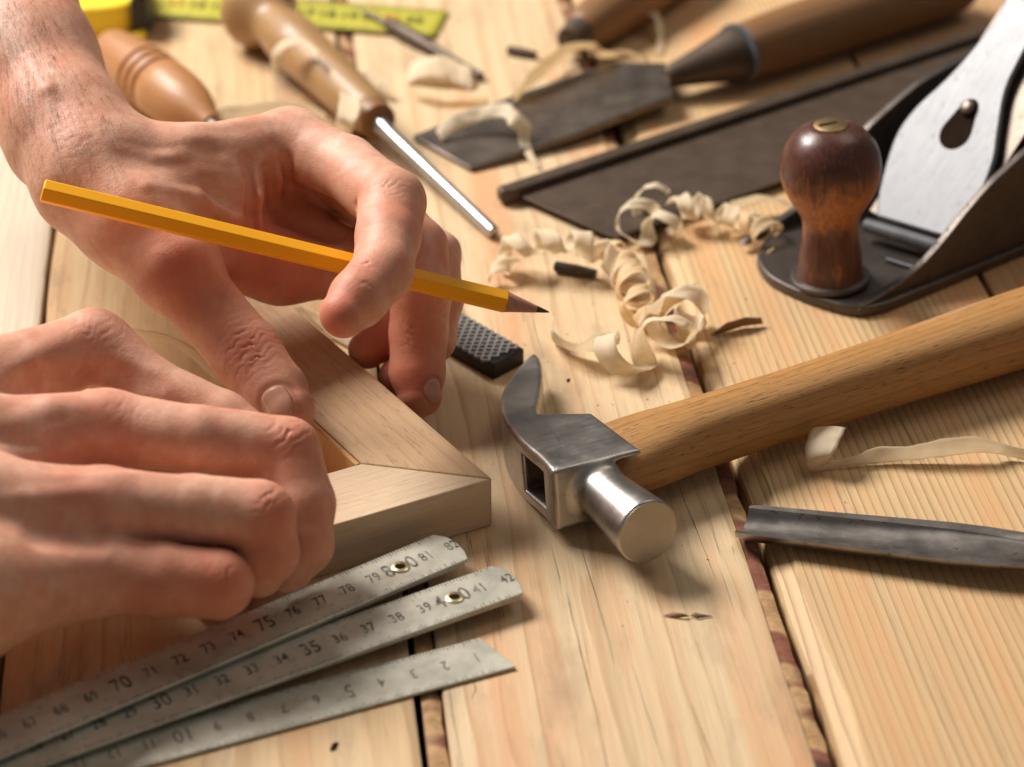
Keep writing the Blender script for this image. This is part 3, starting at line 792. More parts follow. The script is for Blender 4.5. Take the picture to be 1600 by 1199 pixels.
# ================================================================ BACK SAW
sa = U(783, 300, .55); sb = U(1545, 47, .55); sd = hd(sa, sb)
saw = empty('back_saw', U(783, 300, 0), 'old dark back saw lying flat behind the hand plane', 'saw')
sf = FR(Vector((sa.x, sa.y, 0)), sd); si = sf.inverted()
V, F = prism([(-.1, -.18), (0, .32), (32, .32), (32, -.34), (.35, -.34)], (.12, .66), sf); obj('spine', V, F, M['saw'], saw, frame=sf, bevel=.1, segs=3)
q1 = si @ U(818, 312, .3); q2 = si @ U(962, 374, .3); q3 = si @ U(1240, 292, .3)
print('saw', q1, q2, q3)
V, F = prism([(q1.x, -.3), (q2.x, q2.y), (28, q2.y-.4), (28, -.3)], (.26, .36), sf); obj('blade', V, F, M['saw'], saw, frame=sf, bevel=.015)

# ================================================================ WIDE CHISEL
wc = empty('wide_chisel', U(850, 170, 0), 'wide flat chisel with dark blade, ringed socket and brown handle', 'chisel')
c1 = U(645, 212, .25); c2 = U(735, 263, .2); c3 = U(1052, 148, .95); c4 = U(1040, 98, .95); c5 = U(958, 97, .85); c6 = U(800, 150, .55)
top = [c1, c2, U(900, 208, .55), c3, c4, c5, c6]; n = len(top); bot = [v-Z*(.20 if i in (0, 1) else .32) for i, v in enumerate(top)]
for b in bot: b.z = max(b.z, .02)
cen = U(868, 165, .62)
V = top+bot+[cen]; F = [(i, (i+1) % n, 2*n) for i in range(n)]+[tuple(range(n, 2*n))[::-1]]+[(i, n+i, n+(i+1) % n, (i+1) % n) for i in range(n)]
obj('blade', V, F, M['old'], wc, bevel=.04, smooth=20)
sk0 = U(1040, 122, .95); sk1 = U(1150, 85, 1.35); skl = (sk1-sk0).length
lobj('socket', [(0, .42), (.3, .5), (skl*.5, .78), (skl*.9, 1.12), (skl, 1.15)], sk0, sk1, M['saw'], wc, ss=2)
wd = (sk1-sk0).normalized(); wd = (U(1480, -25, 1.5)-sk1).normalized()
lobj('ring', [(0, 1.16), (.02, 1.28), (.22, 1.28), (.25, 1.16)], sk1, sk1+wd, M['cap'], wc, ss=1)
lobj('handle', [(.22, 1.12), (.6, 1.22), (3, 1.32), (6, 1.35), (9, 1.4), (12, 1.42), (13.2, 1.3), (13.4, .9)], sk1, sk1+wd, M['handle_dark'], wc, ss=3)

# ================================================================ SCREWDRIVER
s0 = U(400, 12, 1.75); s1 = U(590, 190, 1.25); s2 = U(772, 364, .28)
sdv = empty('screwdriver', U(590, 190, 0), 'round-shafted screwdriver with bulbous turned wooden handle behind the hand', 'screwdriver')
Ls = (s1-s0).length; print('screwdriver handle', Ls)
lobj('handle', [(-1.0, .3), (-.8, 1.05), (-.2, 1.58), (.5, 1.68), (1.0, 1.50), (1.8, 1.05), (2.4, .98), (3.2, 1.12), (4.4, 1.18), (5.6, 1.1), (Ls-1.4, .92), (Ls-.5, .80)], s0, s1, M['handle_box'], sdv)
lobj('ferrule', [(Ls-.55, .72), (Ls-.5, .80), (Ls+.05, .74), (Ls+.12, .5)], s0, s1, M['handle_dark'], sdv, ss=1)
s1b = U(592, 193, 1.2); Lt = (s2-s1b).length
lobj('shaft', [(0, .38), (.4, .37), (1.0, .29), (Lt*.5, .25), (Lt-.3, .25), (Lt-.05, .24), (Lt, .18)], s1b, s2, M['bright'], sdv, ss=1, seg=28)

# ================================================================ TURNED HANDLE (wrist)
t0 = U(172, 78, 1.25); t1 = U(330, 195, 1.2); Lh = (t1-t0).length; print('turned', Lh)
th = empty('turned_chisel_handle', U(240, 130, 0), 'orange turned wooden tool handle with three grooves behind the wrist', 'tool handle')
gp = [(-.2, .5), (0, .85), (.4, 1.0), (1.2, 1.12), (2.4, 1.22)]
q = Lh*.36
for k in range(3): gp += [(q+k*.62, 1.27), (q+k*.62+.06, 1.06), (q+k*.62+.20, 1.06), (q+k*.62+.26, 1.27)]
gp += [(Lh*.72, 1.18), (Lh*.84, .95), (Lh*.95, .55), (Lh, .4)]
lobj('grip', gp, t0, t1, M['handle_orange'], th, ss=2)
lobj('blade', [(Lh, .3), (Lh+3.2, .25)], t0, t1, M['old'], th, ss=1, seg=16)

# ================================================================ TAPE MEASURE
tmz = U(150, 40, 1.0)
tm = empty('tape_measure', U(160, 20, 0), 'yellow tape measure case with black clip behind the forearm', 'tape measure')
tf = FR(U(160, 64, 0), Vector((1, .12, 0)))
out = crom([(-2.4, .2, 0), (-1.2, 0, 0), (.6, .05, 0), (1.5, .6, 0), (1.9, 1.6, 0), (1.9, 4.2, 0), (1.2, 5.3, 0), (-2.6, 5.4, 0), (-3.3, 4.4, 0), (-3.3, 1.2, 0)], 3, True)
V, F = prism([(p.x, p.y) for p in out], (.1, 1.55), tf); obj('case', V, F, M['case'], tm, frame=tf, bevel=.3, segs=4)
V, F = prism([(1.3, .0), (2.0, .25), (2.35, 1.3), (2.3, 2.6), (1.6, 2.4), (1.5, 1.2)], (.15, 1.9), tf); obj('clip', V, F, M['black'], tm, frame=tf, bevel=.15, segs=3)
V, F = prism([(1.2, -.35), (1.9, -.25), (1.9, .3), (1.2, .2)], (.02, .35), tf); obj('lock_tab', V, F, M['case'], tm, frame=tf, bevel=.05)
ta0 = U(240, 8, .06); ta1 = U(690, 40, .06); tdv = hd(ta0, ta1)
tp = empty('steel_tape', U(450, 20, 0), 'yellow-green steel measuring tape lying behind the screwdriver handle', 'measuring tape')
Tf = FR(ta0, tdv); Lx = (ta1-ta0).length; rings = []
for k in range(41):
    x = -2+(Lx+2)*k/40; r = []
    for j in range(9):
        y = -1.5+3.0*j/8; r.append(Tf @ Vector((x, y, .02+.10*(y/1.5)**2)))
    rings.append(r)
V = [v for r in rings for v in r]; F = [(i*9+j, i*9+j+1, (i+1)*9+j+1, (i+1)*9+j) for i in range(40) for j in range(8)]
tpb = obj('strip', V, F, M['tape'], tp, frame=Tf, solid=.03)
pk = []; pr = []
for i in range(1, int(Lx)):
    fz = Tf @ Matrix.Translation((i, .2, .09)); (pr if i % 5 == 1 else pk).append(text_mesh(str(10+i), .8, fz, bold=.01))
    for sgn in (-1, 1):
        for j in range(5):
            x = i+j*.2; y = sgn*1.42; y2 = sgn*(1.42-(.5 if j == 0 else .28)); qd = [(x-.03, y), (x+.03, y), (x+.03, y2), (x-.03, y2)]
            pk.append(([Tf @ Vector((a, b, .052+.10*(b/1.5)**2)) for a, b in qd], [(0, 1, 2, 3)]))
V, F = join(*pk); obj('numerals', V, F, M['ink'], tpb, smooth=0)
for V, F in pr: obj('red_numeral', V, F, M['redink'], tpb, smooth=0)

# ================================================================ SMALL DARK THINGS
a = U(592, 30, .35); b = U(752, 120, .2); Ln = (b-a).length
pn = empty('nail_punch', U(600, 35, 0), 'long black steel punch on the boards behind the screwdriver', 'punch')
lobj('shaft', [(.6, .16), (1.0, .34), (Ln*.4, .36), (Ln*.6, .24), (Ln, .18)], a, b, M['saw'], pn, ss=2, seg=20)
lobj('tip', [(-1.5, .06), (-.3, .08), (.65, .14)], a, b, M['old'], pn, ss=1, seg=12)
def bitty(name, q1, q2, z, r, mat, label, cat, group=None):
    a = U(*q1, z); b = U(*q2, z); L = (b-a).length
    o = lobj(name, [(0, r*.6), (.05, r), (L*.6, r), (L, r*.75)], a, b, mat, None, ss=1, seg=10); tag(o, label, cat, group); return o
bitty('bent_nail', (793, 78), (838, 86), .2, .2, M['saw'], 'short dark steel stub on the bench left of the upper chisels', 'nail')
bitty('nail', (866, 416), (932, 428), .22, .2, M['iron'], 'black rusty nail lying inside the arched wood shaving', 'nail')
# thin-shank tool at the top
h0 = U(905, 52, 1.0); h1 = U(1010, -20, 1.2); dtl = empty('bradawl', U(905, 52, 0), 'dark brown wooden-handled awl at the top edge of the bench', 'awl')
lobj('handle', [(0, .75), (.5, .95), (2, 1.15), (5, 1.3), (9, 1.2), (9.5, .6)], h0, h1, M['handle_dark'], dtl)
lobj('ferrule', [(-.9, .55), (-.1, .72), (.25, .82)], h0, h1, M['saw'], dtl, ss=1)
sh0 = U(892, 62, .9); sh1 = U(800, 158, .25)
lobj('shank', [(0, .14), ((sh1-sh0).length, .08)], sh0, sh1, M['saw'], dtl, ss=1, seg=12)
lobj('prong', [(0, .22), (2.2, .10)], U(897, 42, .9), U(885, -30, .9), M['saw'], dtl, ss=1, seg=12)

# ================================================================ SHAVINGS
def ribbon(name, pairs, label, mat='shav', sub=11, crimp=.05, cw=8, curl=.12, group='curled wood shavings', th=.009, cat='wood shaving'):
    A = crom([U(*p[0]) for p in pairs], sub); B = crom([U(*p[1]) for p in pairs], sub)
    n = len(A); V = []; uv = []; seed = sum(p[0][0] for p in pairs)*.01
    s = 0
    for i in range(n):
        if i: s += ((A[i]-A[i-1]).length+(B[i]-B[i-1]).length)/2
        w = B[i]-A[i]; tdir = ((A[min(i+1, n-1)]-A[max(i-1, 0)])+(B[min(i+1, n-1)]-B[max(i-1, 0)]))
        nr = w.cross(tdir)
        nr = nr.normalized() if nr.length > 1e-6 else Z
        for j in range(cw+1):
            f = j/cw
            e = mnoise.noise(Vector((s*1.7, f*1.0, seed)))*1.2+math.sin(s*9+6*mnoise.noise(Vector((s*.8, f*.8, seed))))*.16+mnoise.noise(Vector((s*4, f*2.5, seed)))*.55
            p = A[i].lerp(B[i], f)+nr*(crimp*e+curl*w.length*(4*f*(1-f)-.5)*.5)
            ed = mnoise.noise(Vector((s*2.5, j*5., seed+3)))*.04
            if j in (0, cw): p += w.normalized()*ed if w.length > 1e-6 else Z*0
            p.z = max(p.z, .03)
            V.append(p); uv.append((s, f))
    F = [(i*(cw+1)+j, i*(cw+1)+j+1, (i+1)*(cw+1)+j+1, (i+1)*(cw+1)+j) for i in range(n-1) for j in range(cw)]
    o = obj(name, V, F, M[mat], None, uvs=uv, solid=th, smooth=60); tag(o, label, cat, group); return o
SH = 'wood_shaving'
def coil(path, r, width, pitch, label, mat='shav2', seed=1, flat=.75, rough=.10, group='curled wood shavings'):
    C = crom([U(*p) for p in path], 24); L = [0]
    for i in range(1, len(C)): L.append(L[-1]+(C[i]-C[i-1]).length)
    n = int(L[-1]/pitch*26); V = []; uv = []; cw = 6; k = 0; P = []
    for i in range(n+1):
        s_ = L[-1]*i/n
        while k < len(L)-2 and L[k+1] < s_: k += 1
        f = (s_-L[k])/max(L[k+1]-L[k], 1e-6); c = C[k].lerp(C[k+1], f); t = (C[k+1]-C[k]).normalized()
        a = Z.cross(t).normalized(); b = t.cross(a)
        ph = 2*math.pi*s_/pitch+1.6*mnoise.noise(Vector((s_*.8, seed, 0)))
        rr_ = r*(1+.35*mnoise.noise(Vector((s_*1.1, seed, 3))))*min(1, .45+min(s_, L[-1]-s_)*1.2)
        o = a*math.cos(ph)*rr_+b*math.sin(ph)*rr_*flat
        tilt_ = (t*1.0+a*.35*math.sin(ph*.5+seed)+b*.25*math.cos(ph*.37)).normalized()
        wd_ = width*(1+.3*mnoise.noise(Vector((s_*2, seed, 7))))
        for j in range(cw+1):
            q = (j/cw-.5); e = o.normalized()*(mnoise.noise(Vector((s_*5, q*2, seed)))*rough+.12*abs(q)*wd_)
            rag_ = .05*mnoise.noise(Vector((s_*14, j*3., seed)))*(j in (0, cw)); p = c+o+tilt_*(wd_*q+rag_)+e; p.z = max(p.z, .03); V.append(p); uv.append((s_*4, j/cw))
    F = [(i*(cw+1)+j, i*(cw+1)+j+1, (i+1)*(cw+1)+j+1, (i+1)*(cw+1)+j) for i in range(n) for j in range(cw)]
    o = obj(SH, V, F, M[mat], None, uvs=uv, solid=.008, smooth=60); tag(o, label, 'wood shaving', group); return o
# big arch
coil([(778, 432, .35), (792, 400, .75), (822, 384, 1.15), (870, 378, 1.3), (915, 384, 1.2), (950, 405, .8), (975, 425, .5), (985, 450, .45)], .52, .66, 1.15, 'crinkled pale shaving arched over the black nail', seed=3)
coil([(965, 390, .7), (985, 425, .8), (998, 470, .8), (1008, 512, .6)], .55, .60, 1.25, 'golden zigzag shaving folded beside the arched shaving', mat='shav', seed=12, flat=.9, rough=.12)
coil([(945, 548, .6), (985, 548, .85), (1028, 535, .95), (1058, 500, .9), (1078, 468, .8)], .78, .92, 1.9, 'largest loosely coiled pale shaving right of the pencil tip', seed=5, flat=.95, rough=.14)
ribbon(SH, [((868, 494, .9), (866, 515, .35)), ((860, 510, 1.0), (863, 535, .1)), ((878, 530, .9), (885, 547, .1)), ((905, 538, 1.0), (905, 552, .15)), ((932, 524, 1.2), (930, 551, .3)), ((955, 520, 1.3), (950, 552, .3))],
       'small curled shaving swooping left towards the pencil tip', mat='shav2', crimp=.03)
ribbon(SH, [((1040, 498, 1.2), (1028, 480, .9)), ((1060, 476, 1.5), (1036, 462, 1.3)), ((1078, 466, 1.3), (1064, 448, 1.4)), ((1090, 462, 1.1), (1086, 444, 1.3))], 'leaf-shaped shaving end pointing up at the plane', crimp=.03)
ribbon(SH, [((1055, 500, .7), (1062, 525, .1)), ((1072, 510, .6), (1070, 540, .1)), ((1085, 532, .3), (1078, 548, .05))], 'small curled shaving scrap at the gap behind the hammer handle')
# behind, in front of the plane
coil([(1035, 300, .9), (1005, 325, .8), (990, 352, .65), (1020, 360, .6), (1050, 345, .6)], .55, .60, 1.7, 'looped shaving at the saw blade edge above the dark board gap', seed=14, flat=.9, rough=.12)
coil([(1050, 322, .9), (1085, 322, .9), (1120, 328, .85), (1150, 340, .7), (1178, 362, .5)], .52, .55, 1.0, 'crumpled shaving lying left of the brown plane knob', seed=8, rough=.10)
coil([(1150, 345, .7), (1180, 350, .8), (1200, 372, .7), (1190, 392, .5)], .55, .50, 1.3, 'short upright shaving touching the toe of the plane', mat='shav', seed=17, rough=.12)
ribbon(SH, [((1140, 318, .6), (1145, 332, .1)), ((1175, 306, .9), (1178, 318, .4)), ((1210, 308, .8), (1212, 318, .4)), ((1240, 320, .4), (1240, 328, .1))], 'thin pale shaving strand behind the plane knob', mat='shav2')
# right, below the hammer handle
ribbon(SH, [((1322, 668, 1.2), (1268, 668, 1.0)), ((1312, 688, 1.1), (1260, 690, .9)), ((1300, 712, .8), (1258, 718, .5)), ((1298, 720, .3), (1268, 737, .05)), ((1330, 714, .4), (1318, 730, .05)), ((1370, 700, .6), (1365, 725, .05)), ((1420, 698, .7), (1425, 720, .1)), ((1480, 686, .9), (1478, 714, .2)), ((1530, 684, .9), (1540, 708, .3)), ((1580, 697, .5), (1580, 715, .1)), ((1640, 705, .4), (1640, 728, .05))],
       'long pale shaving ribbon stretched below the hammer handle', mat='shav2', crimp=.03)
# on the wide chisel
ribbon(SH, [((680, 205, .6), (690, 220, .4)), ((705, 180, 1.1), (715, 205, .6)), ((745, 168, 1.3), (752, 190, .9)), ((790, 160, 1.5), (785, 183, 1.2)), ((808, 175, 1.4), (795, 195, 1.2)), ((830, 195, 1.0), (808, 205, .9)), ((828, 225, .5), (812, 228, .4)), ((845, 262, .1), (835, 262, .05))],
       'twisted shaving draped over the wide chisel blade', mat='shav2', crimp=.06)
ribbon(SH, [((800, 160, .7), (812, 150, .6)), ((830, 112, 1.6), (848, 122, 1.0)), ((880, 72, 2.0), (890, 84, 1.5)), ((925, 66, 1.9), (925, 78, 1.5)), ((945, 80, 1.5), (935, 92, 1.0)), ((975, 78, 1.0), (985, 88, .8)), ((1010, 90, .6), (1015, 98, .4))],
       'olive looped shaving standing behind the wide chisel', crimp=.04)
ribbon(SH, [((1005, 22, 1.0), (1012, 14, .8)), ((1022, 30, .9), (1030, 22, .7)), ((1028, 60, .4), (1036, 58, .3)), ((1024, 85, .1), (1034, 84, .1))], 'narrow shaving strip near the top edge between two handles', mat='shav2')
ribbon(SH, [((640, 98, .5), (635, 130, .1)), ((670, 88, .9), (668, 122, .4)), ((700, 90, .8), (705, 128, .3)), ((735, 104, .6), (738, 140, .1))], 'blurred wide shaving flake beside the nail punch', mat='shav2', crimp=.08)
ribbon(SH, [((645, 140, .3), (650, 156, .05)), ((672, 150, .4), (672, 162, .1)), ((700, 158, .3), (698, 168, .05)), ((760, 150, .3), (765, 165, .05))], 'low dark-edged shaving flake between punch and chisel', crimp=.05)
ribbon(SH, [((570, 108, .8), (566, 124, .4)), ((590, 118, .8), (586, 136, .4)), ((610, 135, .6), (606, 152, .2))], 'white shaving scrap right of the screwdriver handle', mat='shav2')
ribbon(SH, [((532, 145, 2.3), (562, 152, 2.3)), ((530, 165, 2.3), (563, 172, 2.3)), ((527, 185, 2.0), (556, 192, 2.0)), ((522, 208, 1.3), (548, 212, 1.3))], 'short white shaving hanging over the screwdriver handle end', mat='shav2', crimp=.03)
ribbon(SH, [((424, 112, 1.1), (432, 118, 1.0)), ((425, 80, 2.3), (437, 90, 2.3)), ((445, 62, 2.9), (452, 74, 2.8)), ((475, 62, 3.0), (475, 72, 2.9)), ((500, 80, 2.9), (493, 90, 2.8))], 'thin shaving ring wrapped round the screwdriver handle neck', mat='shav2', crimp=.02)
ribbon(SH, [((320, 190, .9), (330, 200, .3)), ((345, 168, 1.6), (350, 200, .6)), ((385, 165, 1.7), (390, 200, .6)), ((430, 158, 1.8), (430, 200, .6)), ((480, 162, 1.5), (470, 200, .5)), ((510, 178, .9), (505, 200, .3))], 'bright white shaving heap behind the knuckles of the far hand', mat='shav2', crimp=.03)
ribbon(SH, [((205, 515, 2.6), (225, 534, 2.0)), ((255, 522, 2.6), (262, 540, 2.1)), ((303, 546, 2.4), (300, 562, 2.0)), ((338, 578, 2.2), (333, 592, 1.9)), ((356, 604, 2.0), (346, 614, 1.8))], 'thin curved shaving between the two hands', mat='shav2', crimp=.01)
ribbon(SH, [((470, 480, .3), (458, 478, .05)), ((505, 492, .5), (495, 508, .1)), ((545, 512, .5), (520, 530, .1)), ((580, 528, .4), (560, 550, .1))], 'pale shaving lying along the frame under the fingers', mat='shav2', crimp=.02)
V = [U(1110, 525, .05), U(1135, 505, .45), U(1165, 496, .5), U(1190, 497, .3), U(1192, 506, .1), U(1160, 510, .06), U(1130, 520, .03)]
o = obj('wood_chip', V, [(0, 1, 6), (1, 2, 5, 6), (2, 3, 4, 5)], M['chip'], None, solid=.03); tag(o, 'curved brown wood chip between hammer handle and plane toe', 'wood chip')
for pts, lb in (([(1036, 962, .03), (1050, 957, .12), (1068, 959, .16), (1077, 963, .06), (1060, 966, .03)], 'left splinter of the tiny brown pair below the hammer face'),
               ([(1078, 962, .05), (1086, 957, .18), (1098, 960, .10), (1113, 963, .03), (1090, 967, .03)], 'right splinter of the tiny brown pair below the hammer face')):
    V = [U(*q) for q in pts]; o = obj('wood_splinter', V, [(0, 1, 4), (1, 2, 4), (2, 3, 4)], M['chip'], None, solid=.03); tag(o, lb, 'splinter', 'tiny splinters on the pale board')

rs = random.Random(21); parts = []
for k in range(150):
    q = (rs.gauss(1000, 170), rs.gauss(560, 170)); z = .02
    c = U(q[0], q[1], z); r_ = rs.uniform(.015, .05); a_ = rs.uniform(0, 6.28); v = []
    for j in range(4): v.append(c+Vector((math.cos(a_+j*1.57)*r_*(2.2 if j % 2 else .8), math.sin(a_+j*1.57)*r_, rs.uniform(0, .02))))
    parts.append((v+[c+Z*rs.uniform(.02, .05)], [(0, 1, 4), (1, 2, 4), (2, 3, 4), (3, 0, 4)]))
V, F = join(*parts); tag(obj('sawdust', V, F, M['shav'], None, uvs=[(0, 0)]*len(V), smooth=0), 'tiny pale sawdust crumbs scattered around the shavings and hammer', 'sawdust', kind='stuff')
# ================================================================ HANDS
def W4(c): return [tuple(U(x, y, z))+(r,) for x, y, z, r in c]
def rays(pix, f, z0=13.0, steps=60):
    """first surface point seen at each photograph pixel"""
    P = np.array([tuple(U(x, y, z0)) for x, y in pix]); D = P-np.array([0, 0, CH]); D /= np.linalg.norm(D, axis=1, keepdims=True)
    for _ in range(steps): P = P+D*np.clip(f(P), -.2, 3)[:, None]*.95
    return P, D
def grad(P, f, h=.03):
    G = np.stack([f(P+d)-f(P-d) for d in np.eye(3)*h], 1); return G/np.maximum(np.linalg.norm(G, axis=1, keepdims=True), 1e-9)
def make_hand(palm, fingers, box, label, creases, reds, nails, h=.06, tendons=(), shallow=()):
    pal = [cones(W4(c), .6) for c in palm]
    fin = [(cones(W4(c[1]), .25), c[0]) for c in fingers]
    def f0(P):
        d = None
        for ch in pal:
            for a, b, r1, r2, k in ch:
                q = d_cone(P, a, b, r1, r2); d = q if d is None else smin(d, q, .8)
        out = d
        for ch, kk in fin:
            e = None
            for a, b, r1, r2, k in ch:
                q = d_cone(P, a, b, r1, r2); e = q if e is None else smin(e, q, .16)
            e = smin(e, d, kk)
            out = smin(out, e, .035)
        return out + .035*np.sin(P[:, 0]*1.9+1)*np.sin(P[:, 1]*1.7)*np.sin(P[:, 2]*2.1+.5)
    ten = []
    for pts, r, rise in tendons:          # raised cords and folds lying on the surface
        S, D = rays(pts, f0); S = S-grad(S, f0)*(r-rise); n = len(S)
        ten.append([(S[i], S[i+1], r*(.55 if i == 0 else 1), r*(.55 if i == n-2 else 1)) for i in range(n-1)])
    gro = []
    for pts, r, dep in shallow:           # hollows
        S, D = rays(pts, f0); S = S+grad(S, f0)*(r-dep); n = len(S)
        gro.append([(S[i], S[i+1], r, r) for i in range(n-1)])
    def f(P):
        out = f0(P)
        for ch in ten:
            for a, b, r1, r2 in ch: out = smin(out, d_cone(P, a, b, r1, r2), .28)
        for ch in gro:
            for a, b, r1, r2 in ch: out = smax(out, -d_cone(P, a, b, r1, r2), .30)
        return out
    cre = []
    for x, y, x2, y2, R_, amp, fq in creases:
        S, D = rays([(x, y), (x2, y2)], f); a = S[1]-S[0]; cre.append((S[0], a/np.linalg.norm(a), R_, amp, fq))
    def f2(P):
        out = f(P)
        for c, ax, R_, amp, fq in cre:
            v = P-c; r2 = (v*v).sum(1); m = np.exp(-r2/(R_*R_)); s = v@ax
            wob = .07*np.sin(P[:, 0]*6+P[:, 1]*4)+.05*np.sin(P[:, 1]*9-P[:, 2]*11)+.03*np.sin(P[:, 0]*17+P[:, 2]*13)
            wob = wob+.018*np.sin(P[:, 0]*29-P[:, 1]*23+P[:, 2]*9)
            g1 = np.abs(np.cos((s+wob)*fq*np.pi))**7*np.clip(.75+.5*np.sin(P[:, 0]*5.1+P[:, 2]*7+s*13), 0, 1.2)
            g2 = np.abs(np.cos((s-wob*1.4+.13*np.sin(P[:, 2]*6+P[:, 0]*4))*fq*1.63*np.pi+1))**8*np.clip(.3+.8*np.sin(P[:, 1]*6+P[:, 0]*8), 0, 1)
            out = out+amp*.95*m*(g1+.6*g2)
        return out
    nl = []
    for x, y, x2, y2, wdt, ln_ in nails:
        S, D = rays([(x, y), (x2, y2)], f); up = grad(S[:1], f)[0]; al = S[1]-S[0]; al -= up*(al@up); al /= np.linalg.norm(al); nl.append((S[0], up, al, np.cross(up, al), wdt, ln_))
    def f3(P):                             # nail bed groove
        out = f2(P)
        for c, up, al, sd_, wdt, ln_ in nl:
            v = P-c; u = (v@sd_)/wdt; t = (v@al)/ln_; n_ = v@up
            e = np.sqrt(np.abs(u)**2.6+np.abs(t)**2.6+1e-9)**(2/2.6)
            out = out+.03*np.exp(-((e-1.05)/.13)**2)*(np.abs(n_) < .5)*(t < .75)-.012*np.exp(-((e-1.38)/.18)**2)*(np.abs(n_) < .5)*(t < .5)
        return out
    V, Q, G = surface(f3, *box, h)
    red = np.zeros(len(V))
    S, D = rays([(r[0], r[1]) for r in reds], f)
    for c, (x, y, R_, s) in zip(S, reds): red += s*np.exp(-((V-c)**2).sum(1)/(R_*R_))
    print(label, len(V), 'lowest', V[:, 2].min(), time.time()-T0)
    o = np_obj('hand', V, Q, M['skin'], None, red=red); tag(o, label, 'hand')
    for c, up, al, sd_, wdt, ln_ in nl:
        nu = nv = 12; uu, vv = np.meshgrid(np.linspace(-1, 1, nu+1), np.linspace(-1, 1, nv+1), indexing='ij')
        a = uu.ravel(); b = vv.ravel(); k = np.sqrt(1-a*a*.42); k2 = np.sqrt(1-b*b*.42)
        P = c+np.outer(b*k*ln_, al)+np.outer(a*k2*wdt, sd_)
        for _ in range(3): P = P-grad(P, f)*(f(P)-.02)[:, None]
        P = P+grad(P, f)*(.03-.06*np.maximum(np.abs(a), np.where(b < 0, -b, b*.5))**5)[:, None]
        Fn = [(i*(nv+1)+j, (i+1)*(nv+1)+j, (i+1)*(nv+1)+j+1, i*(nv+1)+j+1) for i in range(nu) for j in range(nv)]
        obj('fingernail', [Vector(p) for p in P], Fn, M['nail'], o, solid=.03, smooth=80)
    return o, f

Lpalm = [
    [(-60, -170, 11.5, 2.9), (-5, -30, 10.4, 2.5), (45, 95, 9.2, 2.15), (105, 205, 8.2, 1.95), (150, 262, 7.7, 1.75)],
    [(150, 255, 7.8, 1.7), (290, 258, 7.5, 1.12), (452, 225, 7.3, 1.12)],
    [(155, 270, 7.3, 1.6), (300, 275, 6.9, 1.1), (472, 240, 6.4, 1.05)],
    [(160, 285, 6.8, 1.5), (320, 300, 6.2, 1.1), (485, 280, 5.4, 1.0)],
    [(165, 300, 6.4, 1.4), (330, 350, 5.4, 1.15), (475, 345, 4.6, .95)],
    [(140, 285, 7.4, 1.7), (205, 340, 6.7, 1.62), (272, 415, 5.7, 1.30)],
    [(200, 300, 7.1, 1.2), (370, 300, 6.7, .85)],
    [(230, 350, 6.5, 1.2), (345, 350, 6.0, .70)],
    [(180, 330, 6.2, 1.2), (340, 395, 5.0, 1.1), (440, 418, 4.3, 1.02), (520, 425, 4.0, .92)],
]
Lf = [
    (.5, [(452, 225, 7.3, 1.12), (540, 262, 7.25, 1.02), (612, 318, 7.3, 1.06), (606, 370, 7.0, .99), (600, 422, 6.65, .93), (560, 466, 6.4, .88), (537, 491, 6.25, .72)]),
    (.5, [(472, 240, 6.4, 1.05), (580, 310, 5.7, 1.0), (652, 388, 5.0, .98), (658, 455, 4.2, .98), (654, 520, 2.9, .93), (652, 582, 1.85, .88), (656, 617, 1.3, .72)]),
    (.5, [(485, 280, 5.4, 1.0), (600, 335, 4.8, .93), (682, 398, 4.3, .78), (688, 470, 3.2, .72), (678, 530, 2.2, .72), (645, 575, 1.4, .68), (622, 588, 1.2, .62)]),
    (.5, [(480, 370, 4.4, .95), (570, 415, 3.9, .88), (618, 450, 3.4, .80), (615, 500, 2.5, .76), (600, 528, 2.0, .74), (574, 546, 1.7, .64)]),
    (.7, [(272, 415, 5.7, 1.28), (325, 485, 4.5, 1.10), (383, 552, 3.5, 1.13), (430, 612, 2.85, 1.0), (452, 643, 2.6, .80)]),
]
Lt_ = [([(230, 290), (310, 310), (372, 345), (384, 395)], .22, .07), ([(395, 262), (402, 310), (408, 372)], .2, .09), ([(425, 240), (440, 275), (432, 315)], .2, .09), ([(250, 395), (285, 420)], .5, .10), ([(100, 170), (128, 205)], .5, .08), ([(300, 195), (420, 185)], .35, .03), ([(40, 90), (72, 140), (82, 190)], .16, .015), ([(190, 232), (240, 246), (290, 240), (350, 250)], .16, .018)]
Lg_ = [([(388, 250), (393, 330), (396, 380)], .15, .07), ([(418, 262), (424, 320)], .15, .07), ([(448, 250), (452, 290)], .12, .05), ([(200, 250), (330, 240)], .9, .06)]
Lc = [(385, 540, 425, 600, .85, .05, 4.2), (395, 560, 425, 600, .5, .03, 6.5), (608, 290, 560, 262, .5, .025, 5.0), (556, 322, 600, 326, .26, .08, 1.6), (566, 412, 548, 470, .30, .09, 1.7), (575, 450, 548, 475, .3, .03, 5), (655, 520, 655, 570, .5, .03, 4), (70, 300, 110, 360, .6, .015, 4.), (110, 215, 150, 300, 1.0, .012, 3.)]
Lr = [(385, 550, 1.0, .6), (455, 640, .9, .5), (275, 425, 1.3, .8), (400, 370, 1.2, .9), (440, 300, 1.0, .6), (625, 330, 1.0, .6), (590, 400, 1.0, .4), (540, 460, .9, .6), (520, 505, .8, .8), (655, 600, 1.3, .9), (600, 540, 1.2, 1.0), (470, 430, 2.0, .7), (655, 500, 1.2, .6), (115, 195, .8, .35), (690, 400, .8, .6), (330, 490, .9, .3)]
Ln_ = [(434, 632, 462, 672, .53, .60), (678, 612, 682, 640, .34, .42)]
handL, fL = make_hand(Lpalm, Lf, ((-26, 55, .0), (2, 118, 14.)), 'far hand, pencil between fingers, thumb pressing the frame rail', Lc, Lr, Ln_, tendons=Lt_, shallow=Lg_)

